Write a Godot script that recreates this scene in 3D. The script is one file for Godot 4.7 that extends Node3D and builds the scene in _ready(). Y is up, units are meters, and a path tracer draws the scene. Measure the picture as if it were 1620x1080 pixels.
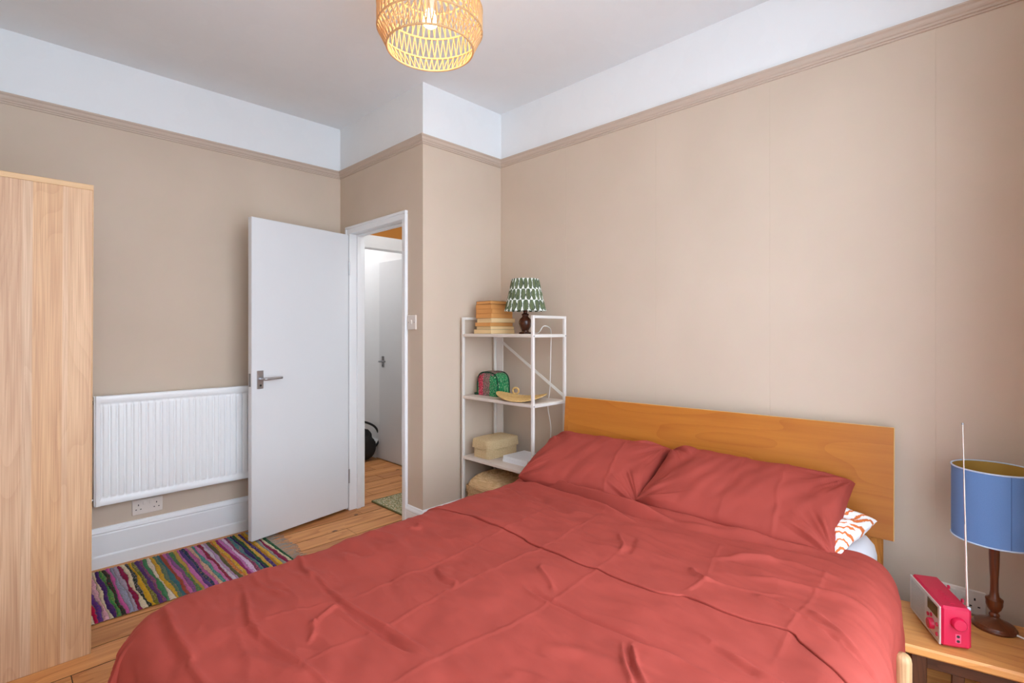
extends Node3D
# A small bedroom. Camera stands at the origin (x right-away along the radiator wall, z towards the window wall).

const ZA := -3.571   # radiator wall
const XC := 1.805    # doorway wall
const ZD := -2.527   # short return beside the doorway
const XB := 2.462    # headboard wall
const ZW := 0.14     # window wall
const XW := -0.42    # wall behind the wardrobe
const CEIL := 2.80
const FOCAL := 803.0

var M := {}
var used := {}
var rng := RandomNumberGenerator.new()


func _ready() -> void:
	rng.seed = 11
	setup_view()
	make_materials()
	build_shell()
	build_floor()
	build_door()
	build_hall()
	build_window()
	build_radiator()
	build_sockets()
	build_wardrobe()
	build_rug()
	build_bed()
	build_shelf()
	build_nightstand()
	build_pendant()


func setup_view() -> void:
	var cam := Camera3D.new()
	cam.name = "camera"
	add_child(cam)
	cam.position = Vector3(0, 1.3, 0)
	cam.rotation.y = -deg_to_rad(45.5)
	cam.near = 0.05
	cam.far = 60.0
	cam.projection = Camera3D.PROJECTION_FRUSTUM
	cam.size = cam.near * 1080.0 / FOCAL
	cam.frustum_offset = Vector2(0, -17.0 / FOCAL * cam.near)
	cam.current = true
	var e := Environment.new()
	e.background_mode = Environment.BG_SKY
	var sm := ProceduralSkyMaterial.new()
	sm.sky_top_color = Color(0.85, 0.92, 1.0)
	sm.sky_horizon_color = Color(0.90, 0.95, 1.0)
	sm.ground_bottom_color = Color(0.70, 0.77, 0.84)
	sm.ground_horizon_color = Color(0.76, 0.83, 0.92)
	var sky := Sky.new()
	sky.sky_material = sm
	e.sky = sky
	e.background_energy_multiplier = 10.0
	e.tonemap_mode = Environment.TONE_MAPPER_LINEAR
	e.tonemap_exposure = 1.0
	e.sdfgi_enabled = true
	e.ssao_enabled = true
	e.ssil_enabled = true
	var we := WorldEnvironment.new()
	we.name = "world_environment"
	we.environment = e
	add_child(we)


# ---------------------------------------------------------------- helpers
func numbered(called: String) -> String:
	if not used.has(called):
		used[called] = 0
		return called
	used[called] += 1
	return "%s_%03d" % [called, used[called]]


func thing(called: String, label: String, category: String, at := Vector3.ZERO, turn := 0.0, group := "") -> Node3D:
	var o := Node3D.new()
	o.name = numbered(called)
	add_child(o, true)
	o.position = at
	o.rotation.y = turn
	tag(o, label, category, group)
	return o


func tag(o: Node, label: String, category: String, group := "") -> void:
	o.set_meta("label", label)
	o.set_meta("category", category)
	if group != "":
		o.set_meta("group", group)


func obj(called: String, mesh: Mesh, mat: Material, parent: Node = null, tr := Transform3D()) -> MeshInstance3D:
	var o := MeshInstance3D.new()
	o.mesh = mesh
	o.material_override = mat
	o.name = called if parent else numbered(called)
	(parent if parent else self).add_child(o, true)
	o.transform = tr
	return o


func struct(called: String, mesh: Mesh, mat: Material, label: String, category: String, parent: Node = null) -> MeshInstance3D:
	var o := obj(called, mesh, mat, parent)
	o.set_meta("kind", "structure")
	if parent == null:
		tag(o, label, category)
	return o


func tf(p: Vector3, ry := 0.0, rx := 0.0, rz := 0.0) -> Transform3D:
	return Transform3D(Basis.from_euler(Vector3(rx, ry, rz)), p)


func begin() -> SurfaceTool:
	var st := SurfaceTool.new()
	st.begin(Mesh.PRIMITIVE_TRIANGLES)
	st.set_smooth_group(-1)
	return st


func done(st: SurfaceTool) -> ArrayMesh:
	st.generate_normals()
	return st.commit()


# a, b, c, d counter-clockwise seen from outside; uv in metres over the face
func quad(st: SurfaceTool, a: Vector3, b: Vector3, c: Vector3, d: Vector3, ua := Vector2(), ub := Vector2(1, 0), uc := Vector2(1, 1), ud := Vector2(0, 1)) -> void:
	for k in [[a, ua], [c, uc], [b, ub], [a, ua], [d, ud], [c, uc]]:
		st.set_uv(k[1])
		st.add_vertex(k[0])


func poly_uv(p: Vector3, n: Vector3, grain: int, off: Vector2) -> Vector2:
	# uv.x runs along the grain axis in metres, uv.y across it
	var an := n.abs()
	var axis := 0 if an.x >= an.y and an.x >= an.z else (1 if an.y >= an.z else 2)
	var u: float
	var v: float
	if axis == grain:
		u = p[(grain + 1) % 3] * 0.15
		v = p[(grain + 2) % 3]
	else:
		u = p[grain]
		v = p[3 - grain - axis]
	return Vector2(u, v) + off


func fquad(st: SurfaceTool, a: Vector3, b: Vector3, c: Vector3, d: Vector3, grain: int, off: Vector2) -> void:
	var n := (b - a).cross(d - a)
	if n.length() < 1e-12:
		n = (c - a).cross(d - a)
	quad(st, a, b, c, d, poly_uv(a, n, grain, off), poly_uv(b, n, grain, off), poly_uv(c, n, grain, off), poly_uv(d, n, grain, off))


# chamfered box from lo to hi added to st
func add_box(st: SurfaceTool, lo: Vector3, hi: Vector3, bev := 0.0, grain := 0, off := Vector2(), xf := Transform3D()) -> void:
	var c := (lo + hi) * 0.5
	var h := (hi - lo) * 0.5
	var b: float = minf(bev, minf(h.x, minf(h.y, h.z)) * 0.95)
	for ax in 3:
		var u := (ax + 1) % 3
		var v := (ax + 2) % 3
		for s in [-1.0, 1.0]:
			var pts := []
			for k in [[-1, -1], [1, -1], [1, 1], [-1, 1]]:
				var p := Vector3()
				p[ax] = s * h[ax]
				p[u] = k[0] * (h[u] - b)
				p[v] = k[1] * (h[v] - b)
				pts.append(xf * (c + p))
			if s > 0:
				fquad(st, pts[0], pts[1], pts[2], pts[3], grain, off)
			else:
				fquad(st, pts[3], pts[2], pts[1], pts[0], grain, off)
	if b <= 0.0:
		return
	for ax in 3:   # edges parallel to ax
		var u := (ax + 1) % 3
		var v := (ax + 2) % 3
		for su in [-1.0, 1.0]:
			for sv in [-1.0, 1.0]:
				var p1 := Vector3(); var p2 := Vector3()
				p1[u] = su * h[u]; p1[v] = sv * (h[v] - b)
				p2[u] = su * (h[u] - b); p2[v] = sv * h[v]
				var l := Vector3(); l[ax] = h[ax] - b
				var q := [xf * (c + p1 - l), xf * (c + p1 + l), xf * (c + p2 + l), xf * (c + p2 - l)]
				if su * sv > 0:
					fquad(st, q[3], q[2], q[1], q[0], grain, off)
				else:
					fquad(st, q[0], q[1], q[2], q[3], grain, off)
	for sx in [-1.0, 1.0]:
		for sy in [-1.0, 1.0]:
			for sz in [-1.0, 1.0]:
				var a := xf * (c + Vector3(sx * h.x, sy * (h.y - b), sz * (h.z - b)))
				var d := xf * (c + Vector3(sx * (h.x - b), sy * h.y, sz * (h.z - b)))
				var g := xf * (c + Vector3(sx * (h.x - b), sy * (h.y - b), sz * h.z))
				var tri := [a, g, d] if sx * sy * sz > 0 else [a, d, g]
				for p in tri:
					st.set_uv(off)
					st.add_vertex(p)


func box(lo: Vector3, hi: Vector3, bev := 0.0, grain := 0, off := Vector2()) -> ArrayMesh:
	var st := begin()
	add_box(st, lo, hi, bev, grain, off)
	return done(st)


# a grid of points nu x nv (v fastest) with smooth normals; uv per point
func grid_mesh(pos: PackedVector3Array, nu: int, nv: int, uvs := PackedVector2Array(), close_u := false, close_v := false, flip := false, cols := PackedColorArray()) -> ArrayMesh:
	var nor := PackedVector3Array()
	nor.resize(nu * nv)
	for i in nu:
		var i0 := i - 1
		var i1 := i + 1
		if close_u:
			if i0 < 0: i0 = nu - 2
			if i1 > nu - 1: i1 = 1
		else:
			i0 = maxi(i0, 0); i1 = mini(i1, nu - 1)
		for j in nv:
			var j0 := j - 1
			var j1 := j + 1
			if close_v:
				if j0 < 0: j0 = nv - 2
				if j1 > nv - 1: j1 = 1
			else:
				j0 = maxi(j0, 0); j1 = mini(j1, nv - 1)
			var du := pos[i1 * nv + j] - pos[i0 * nv + j]
			var dv := pos[i * nv + j1] - pos[i * nv + j0]
			var n := du.cross(dv)
			if n.length_squared() < 1e-20:
				var ii := clampi(i, 1, nu - 2)
				var jj := clampi(j, 1, nv - 2)
				n = (pos[(ii + 1) * nv + jj] - pos[(ii - 1) * nv + jj]).cross(pos[ii * nv + jj + 1] - pos[ii * nv + jj - 1])
			n = n.normalized()
			nor[i * nv + j] = -n if flip else n
	var idx := PackedInt32Array()
	idx.resize((nu - 1) * (nv - 1) * 6)
	var k := 0
	for i in nu - 1:
		for j in nv - 1:
			var a := i * nv + j
			var b := a + nv
			var c := b + 1
			var d := a + 1
			# front faces run clockwise: with du x dv outward, order a, c, b
			if flip:
				idx[k] = a; idx[k + 1] = b; idx[k + 2] = c; idx[k + 3] = a; idx[k + 4] = c; idx[k + 5] = d
			else:
				idx[k] = a; idx[k + 1] = c; idx[k + 2] = b; idx[k + 3] = a; idx[k + 4] = d; idx[k + 5] = c
			k += 6
	var arr := []
	arr.resize(Mesh.ARRAY_MAX)
	arr[Mesh.ARRAY_VERTEX] = pos
	arr[Mesh.ARRAY_NORMAL] = nor
	if uvs.size() == pos.size():
		arr[Mesh.ARRAY_TEX_UV] = uvs
	if cols.size() == pos.size():
		arr[Mesh.ARRAY_COLOR] = cols
	arr[Mesh.ARRAY_INDEX] = idx
	var m := ArrayMesh.new()
	m.add_surface_from_arrays(Mesh.PRIMITIVE_TRIANGLES, arr)
	return m


# lathe round y: profile of Vector2(radius, y), from bottom to top on the outside
func lathe(prof: Array, seg := 32, squash := Vector2.ONE) -> ArrayMesh:
	var pos := PackedVector3Array()
	var uvs := PackedVector2Array()
	var pts := smooth_profile(prof)
	var len := 0.0
	for i in pts.size():
		if i > 0:
			len += pts[i].distance_to(pts[i - 1])
		for j in seg + 1:
			var a := TAU * j / seg
			pos.append(Vector3(cos(a) * pts[i].x * squash.x, pts[i].y, sin(a) * pts[i].x * squash.y))
			uvs.append(Vector2(len, float(j) / seg * 0.3))
	return grid_mesh(pos, pts.size(), seg + 1, uvs, false, true, false)


# doubles points at corners so that edges stay crisp
func smooth_profile(prof: Array) -> Array:
	var out := []
	for i in prof.size():
		var p: Vector2 = prof[i]
		if i > 0 and i < prof.size() - 1:
			var d1: Vector2 = (p - prof[i - 1]).normalized()
			var d2: Vector2 = (prof[i + 1] - p).normalized()
			if d1.dot(d2) < 0.75:
				var e: float = minf(0.0012, 0.3 * minf(p.distance_to(prof[i - 1]), p.distance_to(prof[i + 1])))
				out.append(p - d1 * e)
				out.append(p + d2 * e)
				continue
		out.append(p)
	return out


func spline(pts: Array, per := 8) -> Array:
	var c := Curve3D.new()
	for i in pts.size():
		var a: Vector3 = pts[maxi(i - 1, 0)]
		var b: Vector3 = pts[mini(i + 1, pts.size() - 1)]
		var t := (b - a) / 6.0
		c.add_point(pts[i], -t, t)
	var out := []
	for i in pts.size() - 1:
		for k in per:
			out.append(c.sample(i, float(k) / per))
	out.append(pts[pts.size() - 1])
	return out


func add_tube(st: SurfaceTool, pts: Array, r, seg := 6, caps := true) -> void:
	var n := pts.size()
	var up := Vector3.UP
	var rings := []
	for i in n:
		var d: Vector3 = (pts[mini(i + 1, n - 1)] - pts[maxi(i - 1, 0)]).normalized()
		if i == 0:
			up = Vector3.UP if absf(d.y) < 0.9 else Vector3.RIGHT
		var x := d.cross(up).normalized()
		up = x.cross(d).normalized()
		var rr: float = r[i] if r is Array else r
		var ring := []
		for j in seg:
			var a := TAU * j / seg
			ring.append(pts[i] + (x * cos(a) + up * sin(a)) * rr)
		rings.append(ring)
	st.set_smooth_group(0)
	var len := 0.0
	for i in n - 1:
		var l2: float = len + pts[i].distance_to(pts[i + 1])
		for j in seg:
			var k := (j + 1) % seg
			quad(st, rings[i][j], rings[i][k], rings[i + 1][k], rings[i + 1][j], Vector2(len, j * 0.01), Vector2(len, (j + 1) * 0.01), Vector2(l2, (j + 1) * 0.01), Vector2(l2, j * 0.01))
		len = l2
	st.set_smooth_group(-1)
	if caps:
		for e in [0, n - 1]:
			for j in range(1, seg - 1):
				var t := [rings[e][0], rings[e][j], rings[e][j + 1]]
				if e > 0:
					t = [rings[e][0], rings[e][j + 1], rings[e][j]]
				for p in t:
					st.set_uv(Vector2())
					st.add_vertex(p)


func tube(pts: Array, r, seg := 6, caps := true) -> ArrayMesh:
	var st := begin()
	add_tube(st, pts, r, seg, caps)
	return done(st)


func ring_pts(r: float, y: float, n: int) -> Array:
	var out := []
	for i in n + 1:
		out.append(Vector3(r * cos(TAU * i / n), y, r * sin(TAU * i / n)))
	return out


# profile (out from wall, height) swept along a plan path with mitred corners; the room lies on side `side` of the path
func sweep_plan(path: Array, prof: Array, side := 1.0) -> ArrayMesh:
	var st := begin()
	var n := path.size()
	var offs := []
	for i in n:
		var d0: Vector2 = (path[i] - path[i - 1]).normalized() if i > 0 else (path[1] - path[0]).normalized()
		var d1: Vector2 = (path[i + 1] - path[i]).normalized() if i < n - 1 else d0
		var n0 := Vector2(-d0.y, d0.x) * side
		var n1 := Vector2(-d1.y, d1.x) * side
		var m := (n0 + n1).normalized()
		offs.append(m / maxf(m.dot(n0), 0.2))
	for i in n - 1:
		for k in prof.size() - 1:
			var p := []
			for e in [[i, k], [i + 1, k], [i + 1, k + 1], [i, k + 1]]:
				var q: Vector2 = path[e[0]] + offs[e[0]] * prof[e[1]].x
				p.append(Vector3(q.x, prof[e[1]].y, q.y))
			if side > 0:
				fquad(st, p[0], p[3], p[2], p[1], 0, Vector2())
			else:
				fquad(st, p[0], p[1], p[2], p[3], 0, Vector2())
	for e in [0, n - 1]:
		var c := Vector2()
		for q in prof:
			c += q
		c /= prof.size()
		for k in prof.size() - 1:
			for w in ([c, prof[k], prof[k + 1]] if e == 0 else [c, prof[k + 1], prof[k]]):
				var q: Vector2 = path[e] + offs[e] * w.x
				st.set_uv(Vector2())
				st.add_vertex(Vector3(q.x, w.y, q.y))
	return done(st)


# ---------------------------------------------------------------- materials
func mk(c: Color, rough := 0.6, metal := 0.0, spec := 0.5) -> StandardMaterial3D:
	var m := StandardMaterial3D.new()
	m.albedo_color = c
	m.roughness = rough
	m.metallic = metal
	m.metallic_specular = spec
	return m


func rgb(r: float, g: float, b: float) -> Color:
	return Color(r / 255.0, g / 255.0, b / 255.0)


func noise(sd: int, freq: float, oct := 3) -> FastNoiseLite:
	var n := FastNoiseLite.new()
	n.seed = sd
	n.frequency = freq
	n.fractal_octaves = oct
	n.noise_type = FastNoiseLite.TYPE_SIMPLEX_SMOOTH
	return n


func noise_tex(sd: int, freq: float, lo: Color, hi: Color, size := 512, oct := 4, as_n := false) -> NoiseTexture2D:
	var t := NoiseTexture2D.new()
	t.width = size
	t.height = size
	t.seamless = true
	t.noise = noise(sd, freq, oct)
	t.as_normal_map = as_n
	if not as_n:
		var g := Gradient.new()
		g.set_color(0, lo)
		g.set_color(1, hi)
		t.color_ramp = g
	return t


func paint(c: Color, rough: float, vary := 0.03, spec := 0.4) -> StandardMaterial3D:
	var m := mk(Color.WHITE, rough, 0.0, spec)
	m.albedo_texture = noise_tex(int(c.r * 999) + 3, 0.006, c.darkened(vary), c.lightened(vary * 0.6), 512, 5)
	m.uv1_triplanar = true
	m.uv1_world_triplanar = true
	m.uv1_scale = Vector3.ONE * 0.45
	return m


# wood: w pixels along the grain, h across; bands: [start fraction, tint] steps across
func wood(sd: int, w: int, h: int, dark: Color, light: Color, rings: float, warp: float, knots := [], bands := [], fine := 0.35, ringc := 0.3) -> ImageTexture:
	var n1 := noise(sd, 0.0045, 2)
	var n2 := noise(sd + 1, 0.012, 3)
	var n3 := noise(sd + 2, 0.5, 1)
	var im := Image.create_empty(w, h, false, Image.FORMAT_RGB8)
	for y in h:
		var tint := Color(1, 1, 1)
		var bo := 0.0
		for b in bands:
			if float(y) / h >= b[0]:
				tint = b[1]
				bo = b[0] * 977.0
		for x in w:
			var yy := float(y) + bo
			var a := n1.get_noise_2d(x * 0.3, yy * 1.6 + bo) * warp
			for k: Vector3 in knots:
				var dx: float = (x - k.x * w) / (k.z * 2.4)
				var dy: float = (y - k.y * h) / k.z
				var dd := sqrt(dx * dx + dy * dy)
				a += 1.6 * exp(-dd * 0.9)
			var g := fposmod((yy / 100.0 + a) * rings, 1.0)
			var ring := pow(g, 3.0) * 0.75 + 0.25 * n2.get_noise_2d(x * 0.4, yy * 5.0)
			var f := n3.get_noise_2d(x * 0.011, yy * 1.1)
			var t := clampf(0.42 + 1.5 * ringc * (ring - 0.25) + fine * f * 0.5 + 0.22 * n2.get_noise_2d(x * 0.12 + 300.0, yy * 2.2), 0.0, 1.0)
			var c := light.lerp(dark, t) * tint
			for k: Vector3 in knots:
				var dx: float = (x - k.x * w) / 1.5
				var dy: float = y - k.y * h
				var dd := sqrt(dx * dx + dy * dy) / k.z
				if dd < 1.4:
					c = c.lerp(Color(0.22, 0.11, 0.05), clampf((1.15 - dd) * 1.6, 0.0, 0.82))
			im.set_pixel(x, y, c)
	return ImageTexture.create_from_image(im)


func wood_mat(t: Texture2D, scale: Vector2, rough: float, tint := Color.WHITE) -> StandardMaterial3D:
	var m := mk(tint, rough)
	m.albedo_texture = t
	m.uv1_scale = Vector3(scale.x, scale.y, 1)
	return m


func weave_height(size: int, cells: int) -> ImageTexture:
	var im := Image.create_empty(size, size, false, Image.FORMAT_RGB8)
	for y in size:
		for x in size:
			var u := float(x) / size * cells
			var v := float(y) / size * cells
			var odd := (int(u) + int(v)) % 2
			var fu := fposmod(u, 1.0) - 0.5
			var fv := fposmod(v, 1.0) - 0.5
			var h := cos(fu * PI) * (0.55 + 0.45 * cos(fv * PI)) if odd == 0 else cos(fv * PI) * (0.55 + 0.45 * cos(fu * PI))
			im.set_pixel(x, y, Color(h, h, h))
	return ImageTexture.create_from_image(im)


func make_materials() -> void:
	M.taupe = paint(rgb(214, 194, 173), 0.85, 0.025, 0.25)
	M.taupe_trim = mk(rgb(204, 184, 166), 0.6, 0.0, 0.35)
	M.white_wall = paint(rgb(244, 244, 243), 0.9, 0.012, 0.25)
	M.ceiling = paint(rgb(243, 243, 242), 0.95, 0.015, 0.2)
	M.gloss = mk(rgb(243, 243, 242), 0.35)
	M.door = mk(rgb(226, 226, 226), 0.4)
	M.ochre = paint(rgb(186, 120, 48), 0.8)
	M.radiator = mk(rgb(243, 243, 242), 0.32)
	M.chrome = mk(rgb(185, 185, 188), 0.3, 1.0)
	M.steel = mk(rgb(150, 150, 152), 0.38, 1.0)
	M.socket = mk(rgb(231, 219, 207), 0.35)
	M.hole = mk(rgb(40, 34, 30), 0.7)
	M.dark_gap = mk(rgb(46, 33, 24), 0.95)
	M.black = mk(rgb(22, 22, 23), 0.65)
	M.cord_white = mk(rgb(235, 232, 226), 0.5)
	# pine boards, three figures x tints
	var kn := [Vector3(0.22, 0.4, 7), Vector3(0.61, 0.7, 6), Vector3(0.83, 0.25, 8)]
	M.pine = []
	for k in 3:
		var t := wood(40 + k * 7, 900, 120, rgb(178, 106, 54), rgb(236, 172, 108), 1.5 + 0.4 * k, 1.5, kn if k != 1 else [Vector3(0.45, 0.55, 7)], [], 0.5)
		for tint in [Color(1, 1, 1), Color(0.92, 0.90, 0.88)]:
			var m := wood_mat(t, Vector2(0.62, 4.6), 0.55, tint)
			M.pine.append(m)
	M.oak = wood_mat(wood(71, 1024, 320, rgb(176, 132, 98), rgb(226, 190, 152), 5.0, 0.8, [], [[0.0, Color(0.98, 0.965, 0.965)], [0.64, Color(0.99, 1.0, 1.02)], [0.69, Color(0.99, 0.945, 0.88)], [0.835, Color(1.02, 1.02, 1.02)], [0.865, Color(1.0, 0.98, 0.95)]], 0.62, 0.12), Vector2(0.5, 1.0 / 0.58), 0.5)
	M.oak_edge = wood_mat(wood(72, 512, 64, rgb(196, 152, 104), rgb(222, 182, 136), 3.0, 0.8), Vector2(0.6, 4.0), 0.5)
	M.birch = wood_mat(wood(83, 900, 260, rgb(160, 86, 24), rgb(196, 124, 44), 0.9, 2.4, [], [], 0.12, 0.24), Vector2(0.66, 2.3), 0.42)
	M.birch_edge = mk(rgb(224, 182, 112), 0.5)
	M.orange_wood = wood_mat(wood(85, 512, 128, rgb(150, 84, 28), rgb(222, 150, 66), 4.5, 1.6, [Vector3(0.28, 0.5, 9)]), Vector2(1.6, 7.0), 0.4)
	M.ash = wood_mat(wood(86, 512, 128, rgb(166, 122, 78), rgb(214, 176, 130), 5.0, 0.5), Vector2(2.0, 7.0), 0.5)
	M.table = wood_mat(wood(91, 900, 300, rgb(192, 118, 58), rgb(238, 176, 104), 1.7, 1.4, [Vector3(0.18, 0.75, 6)], [], 0.4), Vector2(0.9, 2.6), 0.38)
	M.dark_wood = wood_mat(wood(95, 512, 128, rgb(62, 34, 20), rgb(104, 62, 38), 3.0, 1.0), Vector2(1.5, 6.0), 0.45)
	M.turned = wood_mat(wood(97, 512, 128, rgb(70, 34, 16), rgb(124, 66, 34), 4.0, 1.0), Vector2(2.0, 3.4), 0.28)
	M.turned_dark = wood_mat(wood(98, 512, 128, rgb(46, 22, 12), rgb(86, 42, 22), 4.0, 1.0), Vector2(2.0, 3.4), 0.25)
	# bed linen
	var red := mk(rgb(161, 66, 55), 0.8, 0.0, 0.35)
	red.albedo_texture = noise_tex(5, 0.02, rgb(243, 243, 243), rgb(255, 255, 255), 256, 3)
	red.uv1_scale = Vector3(1.4, 1.4, 1)
	red.rim_enabled = true
	red.rim = 0.45
	red.rim_tint = 1.0
	M.red = red
	M.sheet = mk(rgb(240, 241, 244), 0.85)
	M.shelf = mk(rgb(226, 219, 210), 0.4)
	M.shelf_board = mk(rgb(220, 206, 193), 0.5)
	M.rope = mk(rgb(218, 184, 132), 0.8)
	M.rope.backlight = Color(0.68, 0.49, 0.27)
	M.rope.backlight_enabled = true
	M.pages_old = mk(rgb(214, 150, 84), 0.9)
	M.pages_pale = mk(rgb(232, 198, 146), 0.9)
	M.blue = mk(rgb(104, 140, 190), 0.8)
	M.blue.albedo_texture = noise_tex(21, 0.08, rgb(232, 236, 242), rgb(255, 255, 255), 256, 2)
	M.blue.uv1_scale = Vector3(6, 12, 1)
	M.gold = mk(rgb(196, 160, 80), 0.45, 0.35)
	M.radio_red = mk(rgb(204, 20, 66), 0.32)
	M.radio_silver = mk(rgb(206, 196, 184), 0.45, 0.15)
	M.lcd = mk(rgb(96, 72, 30), 0.12)


# ---------------------------------------------------------------- the setting
func wall_pair(called: String, label: String, lows: Array, highs: Array) -> void:
	var st := begin()
	for b in lows:
		add_box(st, b[0], b[1])
	var w := struct(called, done(st), M.taupe, label, "wall")
	st = begin()
	for b in highs:
		add_box(st, b[0], b[1])
	var f := obj("frieze", done(st), M.white_wall, w)
	f.set_meta("label", "white frieze above the picture rail")


func build_shell() -> void:
	var fy := 2.45
	var V := func(x, y, z): return Vector3(x, y, z)
	wall_pair("wall_back", "taupe painted wall behind the white radiator, white above the rail", [[V.call(XW - 0.15, 0, ZA - 0.15), V.call(XC, fy, ZA)]], [[V.call(XW - 0.15, fy, ZA - 0.15), V.call(XC, CEIL, ZA)]])
	wall_pair("wall_doorway", "taupe wall holding the open doorway and the light switch",
		[[V.call(XC, 0, ZA - 0.15), V.call(XC + 0.1, 2.03, -3.432)], [V.call(XC, 0, -2.716), V.call(XC + 0.1, 2.03, ZD)], [V.call(XC, 2.03, ZA - 0.15), V.call(XC + 0.1, fy, ZD)]],
		[[V.call(XC, fy, ZA - 0.15), V.call(XC + 0.1, CEIL, ZD)]])
	wall_pair("wall_return", "short bright taupe wall between the doorway and the shelving", [[V.call(XC + 0.1, 0, ZD - 0.1), V.call(2.9, fy, ZD)]], [[V.call(XC + 0.1, fy, ZD - 0.1), V.call(2.9, CEIL, ZD)]])
	wall_pair("wall_headboard", "long taupe wall behind the bed and shelving", [[V.call(XB, 0, ZD), V.call(XB + 0.15, fy, ZW + 0.25)]], [[V.call(XB, fy, ZD), V.call(XB + 0.15, CEIL, ZW + 0.25)]])
	var zs := [ZD, -1.95, -1.345, -0.779, -0.2, ZW]
	for k in zs.size() - 1:
		obj("lining_paper", box(V.call(XB - 0.0007, 0.215, zs[k] + 0.0008), V.call(XB + 0.001, 2.435, zs[k + 1] - 0.0008), 0.0004), M.taupe, get_node("wall_headboard"))
	wall_pair("wall_wardrobe", "taupe wall behind the wardrobe, out of the picture", [[V.call(XW - 0.15, 0, ZA), V.call(XW, fy, ZW + 0.25)]], [[V.call(XW - 0.15, fy, ZA), V.call(XW, CEIL, ZW + 0.25)]])
	var a := [WX0, WX1, WY0, WY1]
	wall_pair("wall_window", "taupe wall around the wide window behind the camera",
		[[V.call(XW, 0, ZW), V.call(a[0], fy, ZW + 0.25)], [V.call(a[1], 0, ZW), V.call(XB, fy, ZW + 0.25)], [V.call(a[0], 0, ZW), V.call(a[1], a[2], ZW + 0.25)]],
		[[V.call(XW, fy, ZW), V.call(a[0], CEIL, ZW + 0.25)], [V.call(a[1], fy, ZW), V.call(XB, CEIL, ZW + 0.25)], [V.call(a[0], a[3], ZW), V.call(a[1], CEIL, ZW + 0.25)]])
	struct("ceiling", box(V.call(XW - 0.15, CEIL, -5.9), V.call(2.9, CEIL + 0.15, ZW + 0.25)), M.ceiling, "smooth pale grey-white ceiling above the whole bedroom", "ceiling")
	# picture rail: a stepped moulding that runs round A, C, D and B
	var rail := [Vector2(0, 2.428), Vector2(0.006, 2.43), Vector2(0.006, 2.437), Vector2(0.011, 2.439), Vector2(0.011, 2.447), Vector2(0.016, 2.45), Vector2(0.019, 2.456), Vector2(0.019, 2.466), Vector2(0.022, 2.469), Vector2(0.026, 2.473), Vector2(0.026, 2.479), Vector2(0.02, 2.482), Vector2(0, 2.482)]
	var path := [Vector2(XW, ZA), Vector2(XC, ZA), Vector2(XC, ZD), Vector2(XB, ZD), Vector2(XB, ZW)]
	struct("trim_1", sweep_plan(path, rail, 1.0), M.taupe_trim, "taupe stepped picture rail running round the walls below the white frieze", "picture rail")
	# skirting
	var sk := [Vector2(0.022, 0), Vector2(0.022, 0.062), Vector2(0.02, 0.066), Vector2(0.016, 0.07), Vector2(0.016, 0.178), Vector2(0.014, 0.186), Vector2(0.018, 0.192), Vector2(0.016, 0.2), Vector2(0.011, 0.207), Vector2(0.008, 0.216), Vector2(0, 0.219)]
	struct("baseboard_back", sweep_plan([Vector2(XW, ZA), Vector2(XC, ZA)], sk), M.gloss, "tall white moulded skirting board below the radiator", "skirting board")
	struct("baseboard_headboard", sweep_plan([Vector2(XC, -2.69), Vector2(XC, ZD), Vector2(XB, ZD), Vector2(XB, ZW)], sk), M.gloss, "white moulded skirting from the doorway along the wall behind the bed", "skirting board")


func build_floor() -> void:
	var fl := struct("floor", box(Vector3(XW - 0.1, -0.1, -5.9), Vector3(2.9, -0.0032, ZW + 0.2)), M.dark_gap, "bare varnished pine floorboards running along the radiator wall into the hall", "floor")
	var rows := [0.62, 0.455, 0.3, 0.14, -0.02, -0.18, -0.345, -0.5, -0.66, -0.82, -0.985, -1.14, -1.3, -1.46, -1.62, -1.78, -1.94, -2.1, -2.23, -2.375, -2.531, -2.689, -2.85, -2.985, -3.12, -3.29, -3.45, -3.61, -3.77, -3.93, -4.09, -4.25, -4.41, -4.57, -4.73, -4.89, -5.05, -5.21, -5.37, -5.53]
	var cuts := {22: [1.1], 23: [1.62], 24: [2.18], 25: [1.83], 26: [2.3], 27: [2.1], 20: [1.45], 21: [0.7], 19: [0.2], 29: [2.4], 31: [2.5]}
	for i in rows.size() - 1:
		var z0: float = rows[i + 1] + 0.004
		var z1: float = rows[i] - 0.004
		var xs := [XW]
		if z1 < ZA - 0.1:
			xs = [1.8]
		for c in cuts.get(i, [0.4 + fposmod(i * 0.77, 1.6)]):
			if c > xs[0] + 0.2:
				xs.append(c)
		xs.append(XB if z1 > ZD else 2.745)
		for k in xs.size() - 1:
			var st := begin()
			add_box(st, Vector3(xs[k] + 0.0015, -0.0031, z0), Vector3(xs[k + 1] - 0.0015, rng.randf_range(-0.0005, 0.0), z1), 0.0008, 0, Vector2(rng.randf() * 3.0, rng.randf()))
			obj("plank", done(st), M.pine[rng.randi() % 6], fl)


const WX0 := -0.36
const WX1 := 1.87
const WY0 := 0.22
const WY1 := 2.62


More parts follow.
